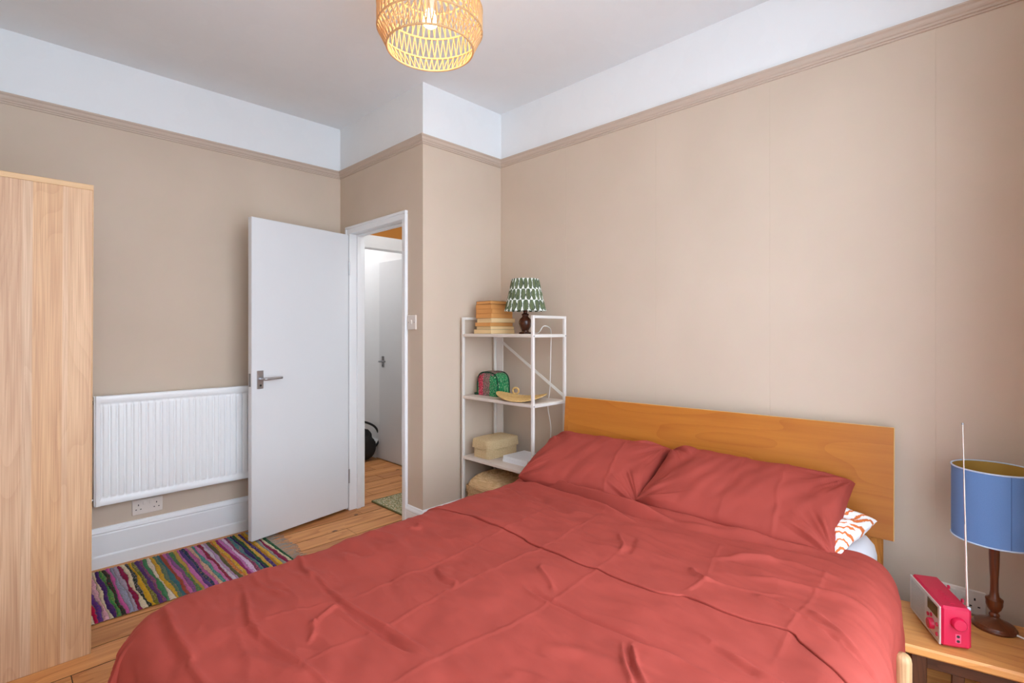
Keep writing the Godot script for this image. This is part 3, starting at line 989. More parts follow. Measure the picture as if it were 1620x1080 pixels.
const CREASES := [
	# [half width, height, points (s, t) ...]
	[0.006, 0.006, 1.63, 1.384, 1.675, 1.138, 1.675, 0.933, 1.691, 0.732], [0.010, -0.007, 1.655, 1.3, 1.69, 1.108, 1.693, 0.95, 1.715, 0.777], [0.006, 0.005, 1.715, 1.108, 1.717, 0.95, 1.715, 0.777],
	[0.007, 0.006, 1.82, 1.381, 1.851, 1.293, 1.885, 1.179, 1.883, 0.961, 1.89, 0.7], [0.008, -0.004, 1.84, 1.381, 1.868, 1.293, 1.902, 1.179, 1.9, 1.0],
	[0.008, 0.008, 1.981, 1.515, 1.992, 1.428, 2.012, 1.308, 2.021, 1.181, 2.034, 1.103, 2.02, 0.7], [0.012, -0.006, 2.0, 1.5, 2.015, 1.428, 2.034, 1.308, 2.045, 1.181],
	[0.006, 0.006, 1.383, 1.077, 1.412, 1.022, 1.42, 0.958, 1.449, 0.935], [0.007, -0.004, 1.398, 1.07, 1.428, 1.015, 1.438, 0.96],
	[0.0048, 0.0015, 2.05, 0.955, 1.883, 0.961, 1.773, 0.95, 1.661, 0.937, 1.441, 0.937, 1.174, 0.919, 1.059, 0.9, 0.86, 0.9, 0.625, 0.905, 0.466, 0.919],
	[0.005, 0.0014, 2.05, 1.17, 1.878, 1.2, 1.662, 1.121, 1.467, 1.115, 1.387, 1.097, 1.1, 1.1, 0.6, 1.1], [0.0048, 0.0014, 2.0, 0.76, 1.675, 0.741, 1.458, 0.695, 1.1, 0.68, 0.8, 0.68],
	[0.009, -0.008, 1.30, 0.80, 1.324, 0.714, 1.334, 0.567, 1.339, 0.43, 1.331, 0.355], [0.007, 0.006, 1.308, 0.80, 1.338, 0.714, 1.35, 0.567, 1.353, 0.43, 1.34, 0.3], [0.005, 0.003, 1.34, 0.4, 1.36, 0.2, 1.35, 0.02],
	[0.006, 0.007, 0.80, 0.76, 0.821, 0.743, 0.895, 0.691, 0.951, 0.673], [0.012, -0.005, 0.80, 0.70, 0.88, 0.67, 0.95, 0.65],
	[0.008, 0.008, 0.9, 0.46, 0.931, 0.438, 0.956, 0.4, 0.943, 0.382], [0.005, 0.0018, 0.95, 0.4, 0.8, 0.43, 0.62, 0.45], [0.006, 0.003, 0.95, 0.4, 1.05, 0.42], [0.007, 0.004, 0.95, 0.4, 0.93, 0.3, 0.89, 0.2],
	[0.0048, 0.0017, 1.25, 0.165, 1.085, 0.163, 1.063, 0.167, 0.974, 0.16, 0.873, 0.148, 0.584, 0.136], [0.007, 0.006, 0.98, 0.16, 0.95, 0.22, 0.94, 0.27], [0.007, 0.006, 0.97, 0.155, 1.0, 0.09, 1.04, 0.05],
	[0.008, 0.006, 1.18, 0.82, 1.209, 0.806, 1.251, 0.74, 1.284, 0.705],
	[0.006, 0.008, 1.37, 0.455, 1.39, 0.442, 1.452, 0.406, 1.5, 0.36], [0.006, 0.008, 1.36, 0.437, 1.375, 0.428, 1.446, 0.38, 1.49, 0.33], [0.009, -0.007, 1.37, 0.446, 1.42, 0.415, 1.47, 0.37],
	[0.014, 0.007, 0.557, 0.62, 0.545, 0.5, 0.535, 0.408, 0.506, 0.181], [0.014, -0.006, 0.59, 0.6, 0.575, 0.45, 0.55, 0.2], [0.016, 0.006, 0.734, 0.42, 0.70, 0.33, 0.668, 0.228, 0.67, 0.08], [0.014, 0.006, 0.85, 0.33, 0.80, 0.2, 0.79, 0.06, 0.80, -0.03],
	[0.014, -0.006, 0.81, 0.3, 0.77, 0.2, 0.75, 0.04], [0.012, 0.009, 0.93, 0.15, 0.98, 0.08, 1.03, 0.03, 1.05, -0.05], [0.012, 0.008, 1.04, 0.06, 1.08, 0.0, 1.1, -0.06], [0.012, -0.007, 1.0, 0.1, 1.05, 0.03, 1.07, -0.03],
	[0.012, 0.006, 0.781, 0.44, 0.72, 0.359, 0.673, 0.26], [0.01, 0.007, 1.225, 0.32, 1.249, 0.275, 1.26, 0.234, 1.275, 0.19, 1.29, 0.1], [0.012, -0.006, 1.24, 0.3, 1.27, 0.24, 1.29, 0.18],
	[0.006, 0.006, 1.801, 1.065, 1.754, 1.097, 1.69, 1.115], [0.006, 0.006, 1.831, 1.022, 1.802, 1.05, 1.78, 1.09], [0.008, 0.006, 1.231, 1.402, 1.206, 1.371, 1.172, 1.411], [0.008, 0.006, 1.585, 1.55, 1.613, 1.462, 1.637, 1.40, 1.66, 1.3],
	# loose folds below the pillows
	[0.016, 0.028, 0.44, 1.5, 0.455, 1.3, 0.50, 1.1, 0.535, 0.93, 0.55, 0.8, 0.565, 0.64], [0.013, -0.020, 0.47, 1.5, 0.49, 1.3, 0.535, 1.1, 0.575, 0.9, 0.59, 0.7], [0.014, 0.015, 0.51, 1.45, 0.53, 1.3, 0.57, 1.1, 0.62, 0.9, 0.66, 0.75],
	[0.015, 0.012, 0.47, 0.85, 0.50, 0.7, 0.52, 0.5, 0.52, 0.3], [0.02, 0.008, 0.62, 1.42, 0.70, 1.3, 0.78, 1.15], [0.02, -0.007, 0.60, 1.3, 0.68, 1.15, 0.74, 1.0],
	[0.02, 0.006, 1.05, 1.45, 1.02, 1.3, 1.0, 1.15], [0.018, 0.006, 1.35, 1.5, 1.33, 1.38, 1.36, 1.25], [0.02, -0.006, 1.48, 1.5, 1.46, 1.3], [0.02, 0.006, 1.5, 0.6, 1.45, 0.4, 1.5, 0.2], [0.018, 0.005, 1.6, 0.55, 1.62, 0.3],
	[0.007, 0.005, 1.75, 1.5, 1.77, 1.4, 1.76, 1.25], [0.02, 0.006, 1.95, 1.1, 1.9, 0.9],
]
const HEM := [1.03, 1.60, 1.01, 1.481, 0.998, 1.373, 1.019, 1.223, 1.036, 1.028, 1.054, 0.965, 1.074, 0.852, 1.091, 0.756, 1.086, 0.678, 1.097, 0.631, 1.104, 0.547, 1.107, 0.486, 1.09, 0.437, 1.073, 0.415, 1.083, 0.34, 1.083, 0.259, 1.069, 0.162, 1.099, 0.134, 1.134, 0.098, 1.157, 0.066, 1.19, 0.0, 1.21, -0.2]


func seg_dist(p: Vector2, a: Vector2, b: Vector2) -> float:
	var ab := b - a
	var t := clampf((p - a).dot(ab) / maxf(ab.length_squared(), 1e-9), 0.0, 1.0)
	return p.distance_to(a + ab * t)


func build_duvet(X: Transform3D) -> void:
	var s0 := 0.425
	var s1 := 2.50
	var t0 := -0.24
	var t1 := 1.95
	var step := 0.0052
	var nu := int((s1 - s0) / step) + 1
	var nv := int((t1 - t0) / step) + 1
	var hgt := PackedFloat32Array()
	hgt.resize(nu * nv)
	# broad puffiness with soft diagonal drag lines
	var na := noise(31, 2.2, 2)
	var nb := noise(32, 6.5, 2)
	for i in nu:
		var s := s0 + i * step
		for j in nv:
			var t := t0 + j * step
			hgt[i * nv + j] = 0.009 * na.get_noise_2d(s, t) + 0.0045 * nb.get_noise_2d(s * 1.6 + t * 0.4, t * 0.8 - s * 0.3)
	var nd := noise(37, 1.0, 3)
	for i in nu:
		var s := s0 + i * step
		for j in nv:
			var t := t0 + j * step
			var ridge := 1.0 - absf(nd.get_noise_2d(s * 6.5 + 1.2 * t, t * 1.5 - 0.5 * s)) * 3.2
			if ridge > 0.0:
				hgt[i * nv + j] += 0.0042 * ridge * ridge * clampf(0.35 + 0.9 * na.get_noise_2d(s * 0.7 + 5.0, t * 0.7), 0.05, 1.0)
	for c in CREASES:
		var npt: int = (c.size() - 2) / 2
		var line := []
		for k in npt:
			line.append(Vector2(c[2 + 2 * k], c[3 + 2 * k]))
		splat(hgt, nu, nv, s0, t0, step, line, c[0], c[1] * 1.3)
	# rows of the mesh: an even grid, bent so that a bundle of close rows follows the overlapping hem
	var hem := []
	for k in HEM.size() / 2:
		hem.append(Vector2(HEM[2 * k], HEM[2 * k + 1]))
	var hp := spline2(hem)
	var hs := PackedFloat32Array()
	for j in nv:
		hs.append(hem_s(hp, t0 + j * step) - 1.07)
	var rows := []
	for i in nu:
		var s := s0 + i * step
		if absf(s - 1.07) > 0.012:
			rows.append(s)
	for d in [-0.011, -0.008, -0.0055, -0.0035, -0.002, -0.0008, 0.0, 0.001, 0.0022, 0.0036, 0.0055, 0.008, 0.011]:
		rows.append(1.07 + d)
	rows.sort()
	var nr := rows.size()
	# cloth laid over the mattress
	var r := 0.115
	var rc := 0.2      # plan radius of the corners
	var lo := Vector2(-1.0, -0.028 + rc)
	var hi := Vector2(2.108 - rc, 1.56 - rc)
	var top := 0.563
	var pos := PackedVector3Array()
	var uvs := PackedVector2Array()
	pos.resize((nr + 7) * nv)
	uvs.resize((nr + 7) * nv)
	var nf := noise(41, 1.0, 2)
	for i in nr:
		var sr: float = rows[i]
		var w := exp(-pow((sr - 1.07) / 0.22, 2.0))
		var d := sr - 1.07
		var lip := 0.0
		var over := 0.0
		if d > -0.12 and d < 0.02:
			lip = (0.005 * exp(-pow((d + 0.012) / 0.05, 2.0)) if d <= 0.0 else 0.0) - 0.009 * exp(-pow((d - 0.0016) / 0.0017, 2.0))
			over = 0.0035 * exp(-pow((d + 0.001) / 0.0016, 2.0))
		for j in nv:
			var s: float = sr + hs[j] * w
			var t := t0 + j * step
			var q := Vector2(s, t)
			var hiy := hi.y + 0.03 * smoothstep(1.05, 1.5, s) + 0.012 * sin(s * 7.0)
			var c := Vector2(minf(s, hi.x), clampf(t, lo.y, hiy))
			var dl := q - c
			var e0 := dl.length()
			var e := e0 - (rc - r)
			# height from the even grid
			var gi := clampf((s - s0) / step, 0.0, nu - 1.001)
			var g0 := int(gi)
			var h := lerpf(hgt[g0 * nv + j], hgt[(g0 + 1) * nv + j], gi - g0) + lip
			var p: Vector3
			var dome := 0.012 * (1.0 - pow(clampf((t - 0.76) / 0.8, -1.0, 1.0), 2.0))
			if e <= 0.0:
				p = Vector3(s + over, top + h + dome, t)
			else:
				var dn := dl / e0
				var a := minf(e / r, PI / 2)
				var out := r * sin(a)
				var dwn := r * (1.0 - cos(a))
				var rest := maxf(e - r * PI / 2, 0.0)
				# hanging folds
				var along := q.x * absf(dn.y) + q.y * absf(dn.x) + atan2(dn.y, dn.x) * 0.35
				var k := smoothstep(0.05, 0.3, e)
				var fold := sin(along * 17.0 + 5.0 * nf.get_noise_2d(along * 2.0, 4.0)) * 0.55 + nf.get_noise_2d(along * 6.0, e * 1.5) * 0.8
				var side := 0.45 if dn.y < -0.5 else 1.0
				out += rc - r
				out += rest * (0.10 if dn.y > -0.5 else 0.02) + fold * 0.034 * k * side
				dwn += rest * 0.985
				var nrm := Vector3(dn.x * sin(a), cos(a), dn.y * sin(a))
				p = Vector3(c.x + dn.x * out + over, top - dwn + dome, c.y + dn.y * out) + nrm * h
			pos[(i + 7) * nv + j] = p
			uvs[(i + 7) * nv + j] = Vector2(s, t)
	# rounded turn-under along the head edge
	for k in 7:
		var a := PI * (6 - k) / 6.0
		for j in nv:
			var p := pos[7 * nv + j]
			var back := -0.011 * sin(a) if k > 0 else 0.05
			var dwn := 0.011 * (1.0 - cos(a))
			pos[k * nv + j] = Vector3(p.x + back - 0.0004, p.y - dwn, p.z)
			uvs[k * nv + j] = Vector2(s0 - 0.005 * (7 - k), t0 + j * step)
	var d := thing("duvet", "creased brick-red duvet spread over the bed with long seam", "duvet")
	d.transform = X
	obj("cover", grid_mesh(pos, nr + 7, nv, uvs, false, false, true), M.red, d)


func spline2(p: Array) -> Array:
	var q := []
	for v in p:
		q.append(Vector3(v.x, 0, v.y))
	var out := []
	for v in spline(q, 6):
		out.append(Vector2(v.x, v.z))
	return out


func hem_s(hp: Array, t: float) -> float:
	# hp runs from high t to low t
	if t >= hp[0].y: return hp[0].x
	for k in hp.size() - 1:
		if t <= hp[k].y and t >= hp[k + 1].y:
			return lerpf(hp[k].x, hp[k + 1].x, (hp[k].y - t) / maxf(hp[k].y - hp[k + 1].y, 1e-6))
	return hp[hp.size() - 1].x


func splat(hgt: PackedFloat32Array, nu: int, nv: int, s0: float, t0: float, step: float, line: Array, w: float, amp: float) -> void:
	var pts := spline2(line)
	var total := 0.0
	for k in pts.size() - 1:
		total += pts[k].distance_to(pts[k + 1])
	var best := {}
	var len := 0.0
	for k in pts.size() - 1:
		var a: Vector2 = pts[k]
		var b: Vector2 = pts[k + 1]
		var seg := a.distance_to(b)
		var i0 := maxi(int((minf(a.x, b.x) - 2.2 * w - s0) / step), 0)
		var i1 := mini(int((maxf(a.x, b.x) + 2.2 * w - s0) / step) + 1, nu - 1)
		var j0 := maxi(int((minf(a.y, b.y) - 2.2 * w - t0) / step), 0)
		var j1 := mini(int((maxf(a.y, b.y) + 2.2 * w - t0) / step) + 1, nv - 1)
		var ab := b - a
		for i in range(i0, i1 + 1):
			for j in range(j0, j1 + 1):
				var p := Vector2(s0 + i * step, t0 + j * step)
				var t := clampf((p - a).dot(ab) / maxf(ab.length_squared(), 1e-9), 0.0, 1.0)
				var d := p.distance_to(a + ab * t) / w
				if d < 2.2:
					var u := (len + t * seg) / total
					var v := amp * exp(-d * d) * minf(1.0, minf(u, 1.0 - u) * 6.0 + 0.08)
					var id := i * nv + j
					if not best.has(id) or absf(best[id]) < absf(v):
						best[id] = v
		len += seg
	for id in best:
		hgt[id] += best[id]


# a stuffed pillow: local x long way, z short way, y thickness
func pillow_mesh(hx: float, hz: float, th: float, sd: int, flat_end := 0.0, sag := 0.0) -> ArrayMesh:
	var n := 130
	var m := 90
	var pos := PackedVector3Array()
	var uvs := PackedVector2Array()
	var nz := noise(sd, 3.0, 2)
	var nw := noise(sd + 1, 9.0, 2)
	for i in n:
		for j in 2 * m - 1:
			# closed loop round the pillow: top from -1 to 1 then bottom back
			var up := j < m
			var v := -1.0 + 2.0 * j / (m - 1) if up else 1.0 - 2.0 * (j - m + 1) / (m - 1)
			var u := -1.0 + 2.0 * i / (n - 1)
			v = signf(v) * pow(absf(v), 0.8) if absf(v) > 0 else 0.0
			var eu := 1.0 - pow(absf(u), 3.4)
			if u > 0.0 and flat_end > 0.0:
				eu = maxf(eu, flat_end * (1.0 - pow(u, 12.0)))
			var ev := 1.0 - pow(absf(v), 2.6)
			var h := th * pow(maxf(eu, 0.0), 0.42) * pow(maxf(ev, 0.0), 0.46)
			# outline: edges pulled in between corners
			var px := u * hx * (1.0 - 0.035 * (1.0 - v * v))
			var pz := v * hz * (1.0 - 0.07 * (1.0 - u * u) * 0.6 + 0.02 * absf(u))
			if u < 0.0 and flat_end > 0.0:
				pz *= 1.0 - 0.16 * pow(smoothstep(0.55, 1.0, -u), 2.0)
			var wr := 0.010 * nz.get_noise_2d(px * 1.3 + (0.0 if up else 9.0), pz * 1.3) 
			# long soft folds that run in from the two ends and gather at the corners
			var fan := 0.0
			for cu in [-1.0, 1.0]:
				for cv in [-1.0, 1.0]:
					var dd := Vector2((u - cu) * hx, (v - cv) * hz)
					var rr := dd.length()
					var an := atan2(absf(dd.y), absf(dd.x) + 0.001)
					fan += 0.009 * exp(-pow((rr - 0.10) / 0.07, 2.0)) * sin(an * 9.0 + cu * 2.0 + cv * 1.3 + 1.5 * nw.get_noise_2d(an * 0.6, sd))
			var cross := 0.010 * nw.get_noise_2d(px * 0.75 + pz * 0.35 + sd, pz * 0.22 - px * 0.12) * pow(maxf(ev, 0.0), 0.3)
			var fold := 0.003 * exp(-pow((px - 0.42 * hx - 0.08 * pz - 0.012 * nz.get_noise_2d(pz * 2.0, 3.0)) / 0.007, 2.0)) + 0.0015 * exp(-pow((px + 0.05 * hx) / 0.005, 2.0))
			var y := h + (wr + fan + cross + fold) * clampf(h / 0.03, 0.0, 1.0)
			pos.append(Vector3(px, y if up else -y * 0.85, pz))
			uvs.append(Vector2(px, pz))
	return grid_mesh(pos, n, 2 * m - 1, uvs, false, true, true)


func build_pillows(X: Transform3D) -> void:
	# axes in bed frame: pillow x along -t (towards the near side), z down the slope towards the foot
	var place := func(o: Node3D, c: Vector3, slope: float, yaw: float, roll: float) -> void:
		var b := Basis(Vector3(0, 0, -1), Vector3(0, 1, 0), Vector3(1, 0, 0))   # x -> -t, z -> +s
		b = b * Basis.from_euler(Vector3(slope, yaw, roll))
		o.transform = X * Transform3D(b, c)
	var p1 := thing("pillow", "brick-red pillow by the shelving, plump and tilted against the headboard", "pillow", Vector3.ZERO, 0.0, "red pillows")
	obj("pillowcase", pillow_mesh(0.325, 0.224, 0.086, 51, 0.45), M.red, p1)
	place.call(p1, Vector3(0.266, 0.636, 1.17), deg_to_rad(22), deg_to_rad(3), deg_to_rad(-1))
	var p2 := thing("pillow", "brick-red pillow beside the bedside table, lying over the striped pillow", "pillow", Vector3.ZERO, 0.0, "red pillows")
	obj("pillowcase", pillow_mesh(0.366, 0.226, 0.087, 57, 0.72), M.red, p2)
	place.call(p2, Vector3(0.278, 0.636, 0.488), deg_to_rad(22), deg_to_rad(-2), deg_to_rad(-3))
	# striped sleeping pillow
	var im := Image.create_empty(384, 256, false, Image.FORMAT_RGB8)
	var n1 := noise(77, 0.011, 1)
	var n2 := noise(78, 0.05, 2)
	for y in 256:
		for x in 384:
			var a := x * 0.0417 + y * 0.031 + n1.get_noise_2d(x, y) * 0.55
			var f := absf(fposmod(a, 1.0) - 0.5)
			var w := 0.15 + 0.1 * n2.get_noise_2d(x * 0.4, y)
			im.set_pixel(x, y, rgb(216, 112, 52) if f < w else rgb(244, 240, 238))
	var sm := mk(Color.WHITE, 0.85)
	sm.albedo_texture = ImageTexture.create_from_image(im)
	sm.uv1_scale = Vector3(2.4, 2.4, 1)
	var p3 := thing("striped_pillow", "white pillow with wavy orange stripes peeking from under the red pillow", "pillow")
	obj("pillowcase", pillow_mesh(0.26, 0.172, 0.054, 63, 0.0), sm, p3)
	place.call(p3, Vector3(0.252, 0.578, 0.333), deg_to_rad(6), deg_to_rad(-13), 0.0)


# ---------------------------------------------------------------- shelving unit and what stands on it
func build_shelf() -> void:
	var xf := 2.092
	var xb := 2.372
	var zl := -2.492
	var zr := -1.893
	var s := thing("shelving_unit", "pale narrow steel shelving unit in the corner beside the bed", "shelves", Vector3(xf, 0, zl))
	var D := xb - xf
	var Wd := zr - zl
	var b := 0.0085
	var levels := [0.13, 0.505, 0.888, 1.28]
	for z in [0.0, Wd]:
		for x in [0.0, D]:
			obj("post", box(Vector3(x - b, 0, z - b), Vector3(x + b, 1.386, z + b), 0.002), M.shelf, s)
		obj("top_rail", box(Vector3(b, 1.37, z - b), Vector3(D - b, 1.386, z + b), 0.002), M.shelf, s)
		for y in levels:
			obj("cross_rail", box(Vector3(b, y - 0.018, z - b), Vector3(D - b, y - 0.001, z + b), 0.002), M.shelf, s)
			for x in [0.0, D]:
				obj("screw", tube([Vector3(x, y - 0.01, z + b - 0.001), Vector3(x, y - 0.01, z + b + 0.0015)], 0.004, 8), M.steel, s)
	for y in levels:
		var st := begin()
		add_box(st, Vector3(-b, y - 0.018, b), Vector3(D + b, y + 0.001, Wd - b), 0.0025)
		obj("shelf_board", done(st), M.shelf_board, s)
	var br := begin()
	var a0 := Vector3(D + 0.006, 1.262, 0.0)
	var a1 := Vector3(D + 0.006, 0.905, Wd)
	var dr := (a1 - a0).normalized()
	add_box(br, Vector3(0, -0.009, -0.0015), Vector3(a0.distance_to(a1), 0.009, 0.0015), 0.0005, 0, Vector2(), Transform3D(Basis(dr, Vector3.UP.slide(dr).normalized(), dr.cross(Vector3.UP.slide(dr).normalized())), a0))
	obj("brace", done(br), M.shelf, s)
	obj("back_strip", box(Vector3(D + 0.004, 0.0, 0.012), Vector3(D + 0.01, 1.28, 0.07), 0.001), M.shelf, s)
	# books in one stack, lowest first: thickness, pages, cover, label
	var bk := [
		[0.026, 1, rgb(226, 204, 160), "widest pale cream paperback at the bottom of the stack on the shelving"],
		[0.020, 1, rgb(92, 58, 36), "yellowed paperback with dark cover, second from the bottom of the stack"],
		[0.024, 0, rgb(216, 172, 104), "tan paperback, third from the bottom of the stack"],
		[0.026, 1, rgb(236, 214, 170), "pale paperback in the middle of the stack, level with the shelf rail"],
		[0.030, 0, rgb(196, 130, 66), "orange-brown paperback just above the pale middle book"],
		[0.028, 0, rgb(206, 140, 74), "orange-brown paperback, third from the top of the stack"],
		[0.030, 0, rgb(190, 122, 60), "thick orange-brown paperback, second from the top of the stack"],
		[0.020, 0, rgb(84, 46, 26), "thin dark brown paperback on top of the book stack"]]
	var y := 1.2816
	for i in bk.size():
		var q: Array = bk[i]
		var o := thing("paperback", q[3], "book", Vector3(2.232 + rng.randf_range(-0.006, 0.006), y, -2.345 + rng.randf_range(-0.006, 0.006) - (0.006 if i > 3 else 0.0)), rng.randf_range(-0.06, 0.06), "paperbacks stacked on the top shelf")
		var hx := 0.104 if i == 0 else (0.098 if i < 4 else 0.094)
		var hz := 0.078 if i == 0 else 0.07
		var t: float = q[0]
		obj("pages", box(Vector3(-hx + 0.001, 0.0012, -hz), Vector3(hx - 0.001, t - 0.0012, hz - 0.001), 0.0005), M.pages_pale if q[1] == 1 else M.pages_old, o)
		var st := begin()
		add_box(st, Vector3(-hx, 0, -hz - 0.002), Vector3(hx, 0.0012, hz))
		add_box(st, Vector3(-hx, t - 0.0012, -hz - 0.002), Vector3(hx, t - 0.0002, hz))
		add_box(st, Vector3(-hx, 0.0012, -hz - 0.002), Vector3(hx, t - 0.0012, -hz))
		obj("cover", done(st), mk(q[2], 0.6), o)
		y += t
	build_small_lamp(Vector3(2.225, 1.281, -2.075))
	build_bag(Vector3(2.235, 0.889, -2.365))
	build_fan(Vector3(2.2, 0.889, -2.085))
	build_baskets()
	for k in 2:
		var wb := thing("white_book", ["flat white book under another on the shelf, lower one", "flat white book lying on top beside the lidded basket"][k], "book", Vector3(2.255, 0.506 + 0.0185 * k, -2.105 + 0.004 * k), 0.02 - 0.04 * k, "white books beside the lidded basket")
		var pm := mk(rgb(236, 232, 226), 0.85)
		obj("pages", box(Vector3(-0.088, 0.002, -0.096), Vector3(0.088, 0.016, 0.1), 0.0005), pm, wb)
		var st := begin()
		add_box(st, Vector3(-0.092, 0, -0.1), Vector3(0.092, 0.002, 0.104), 0.0006)
		add_box(st, Vector3(-0.092, 0.016, -0.1), Vector3(0.092, 0.018, 0.104), 0.0006)
		add_box(st, Vector3(-0.092, 0.002, -0.1), Vector3(-0.09, 0.016, 0.104))
		obj("cover", done(st), mk(rgb(232, 232, 234), 0.35), wb)


func build_small_lamp(at: Vector3) -> void:
	var l := thing("table_lamp", "small lamp with green leaf-patterned pleated shade on the shelving", "lamp", at)
	obj("base", lathe([Vector2(0, 0), Vector2(0.038, 0), Vector2(0.04, 0.003), Vector2(0.039, 0.008), Vector2(0.03, 0.011), Vector2(0.022, 0.014), Vector2(0.021, 0.02), Vector2(0.026, 0.03), Vector2(0.034, 0.045), Vector2(0.0385, 0.062), Vector2(0.038, 0.076), Vector2(0.032, 0.09), Vector2(0.021, 0.1), Vector2(0.0175, 0.106), Vector2(0.021, 0.112), Vector2(0.023, 0.116), Vector2(0.02, 0.12), Vector2(0.012, 0.123), Vector2(0.011, 0.15), Vector2(0.0, 0.15)], 36), M.turned_dark, l)
	# ikat print
	var W := 512
	var Hh := 256
	var im := Image.create_empty(W, Hh, false, Image.FORMAT_RGB8)
	var nz := noise(66, 0.03, 2)
	for y in Hh:
		for x in W:
			var row := y / 86.0 + 0.0
			var sh := 0.5 if int(row) % 2 == 1 else 0.0
			var u := fposmod(x / 512.0 * 20.0 + sh + 0.12 * nz.get_noise_2d(x * 2.0, y * 0.5), 1.0) - 0.5
			var v := fposmod(row, 1.0)
			var w := 0.47 * pow(sin(PI * clampf(v * 0.9 + 0.08, 0.0, 1.0)), 0.45)
			var jag := 0.06 * nz.get_noise_2d(x * 6.0, y * 1.0)
			var c := rgb(238, 238, 228)
			if absf(u) < w + jag:
				c = rgb(112, 120, 84) if absf(u) > 0.07 else rgb(88, 98, 66)
				if absf(u) > w - 0.12: c = rgb(74, 86, 70)
			im.set_pixel(x, y, c)
	var m := mk(Color.WHITE, 0.85)
	m.albedo_texture = ImageTexture.create_from_image(im)
	m.backlight_enabled = true
	m.backlight = Color(0.2, 0.2, 0.18)
	var pos := PackedVector3Array()
	var uvs := PackedVector2Array()
	var nv := 64 * 8 + 1
	for i in 25:
		var t := float(i) / 24
		for j in nv:
			var a := TAU * j / (nv - 1)
			var r := lerpf(0.123, 0.08, pow(t, 0.95)) + 0.0028 * sin(a * 64.0) * (0.8 + 0.4 * (1.0 - t))
			pos.append(Vector3(cos(a) * r, lerpf(0.136, 0.328, t), sin(a) * r))
			uvs.append(Vector2(float(j) / (nv - 1), 1.0 - t))
	var sh := obj("lamp_shade", grid_mesh(pos, 25, nv, uvs, false, true), m, l)
	var st := begin()
	for k in 3:
		add_tube(st, [Vector3(0, 0.32, 0), Vector3(cos(k * TAU / 3) * 0.078, 0.324, sin(k * TAU / 3) * 0.078)], 0.0012, 4)
	add_tube(st, ring_pts(0.079, 0.326, 24), 0.0012, 4)
	obj("shade_ring", done(st), M.chrome, sh)
	var bm := mk(rgb(240, 238, 230), 0.3)
	obj("bulb", lathe([Vector2(0.0, 0.15), Vector2(0.012, 0.15), Vector2(0.014, 0.17), Vector2(0.025, 0.2), Vector2(0.029, 0.225), Vector2(0.024, 0.248), Vector2(0.01, 0.26), Vector2(0, 0.261)], 20), bm, l)
	# white flex over the back of the shelf and down the wall
	var f := [Vector3(0.036, 0.006, 0.01), Vector3(0.05, 0.007, 0.06), Vector3(0.06, 0.045, 0.09), Vector3(0.10, 0.04, 0.1), Vector3(0.168, 0.01, 0.06), Vector3(0.172, -0.08, 0.055), Vector3(0.173, -0.25, 0.05), Vector3(0.178, -0.36, 0.04), Vector3(0.172, -0.45, 0.03), Vector3(0.178, -0.58, 0.05), Vector3(0.174, -0.72, 0.04), Vector3(0.176, -0.98, 0.0)]
	obj("flex", tube(spline(f, 6), 0.0026, 6), M.cord_white, l)


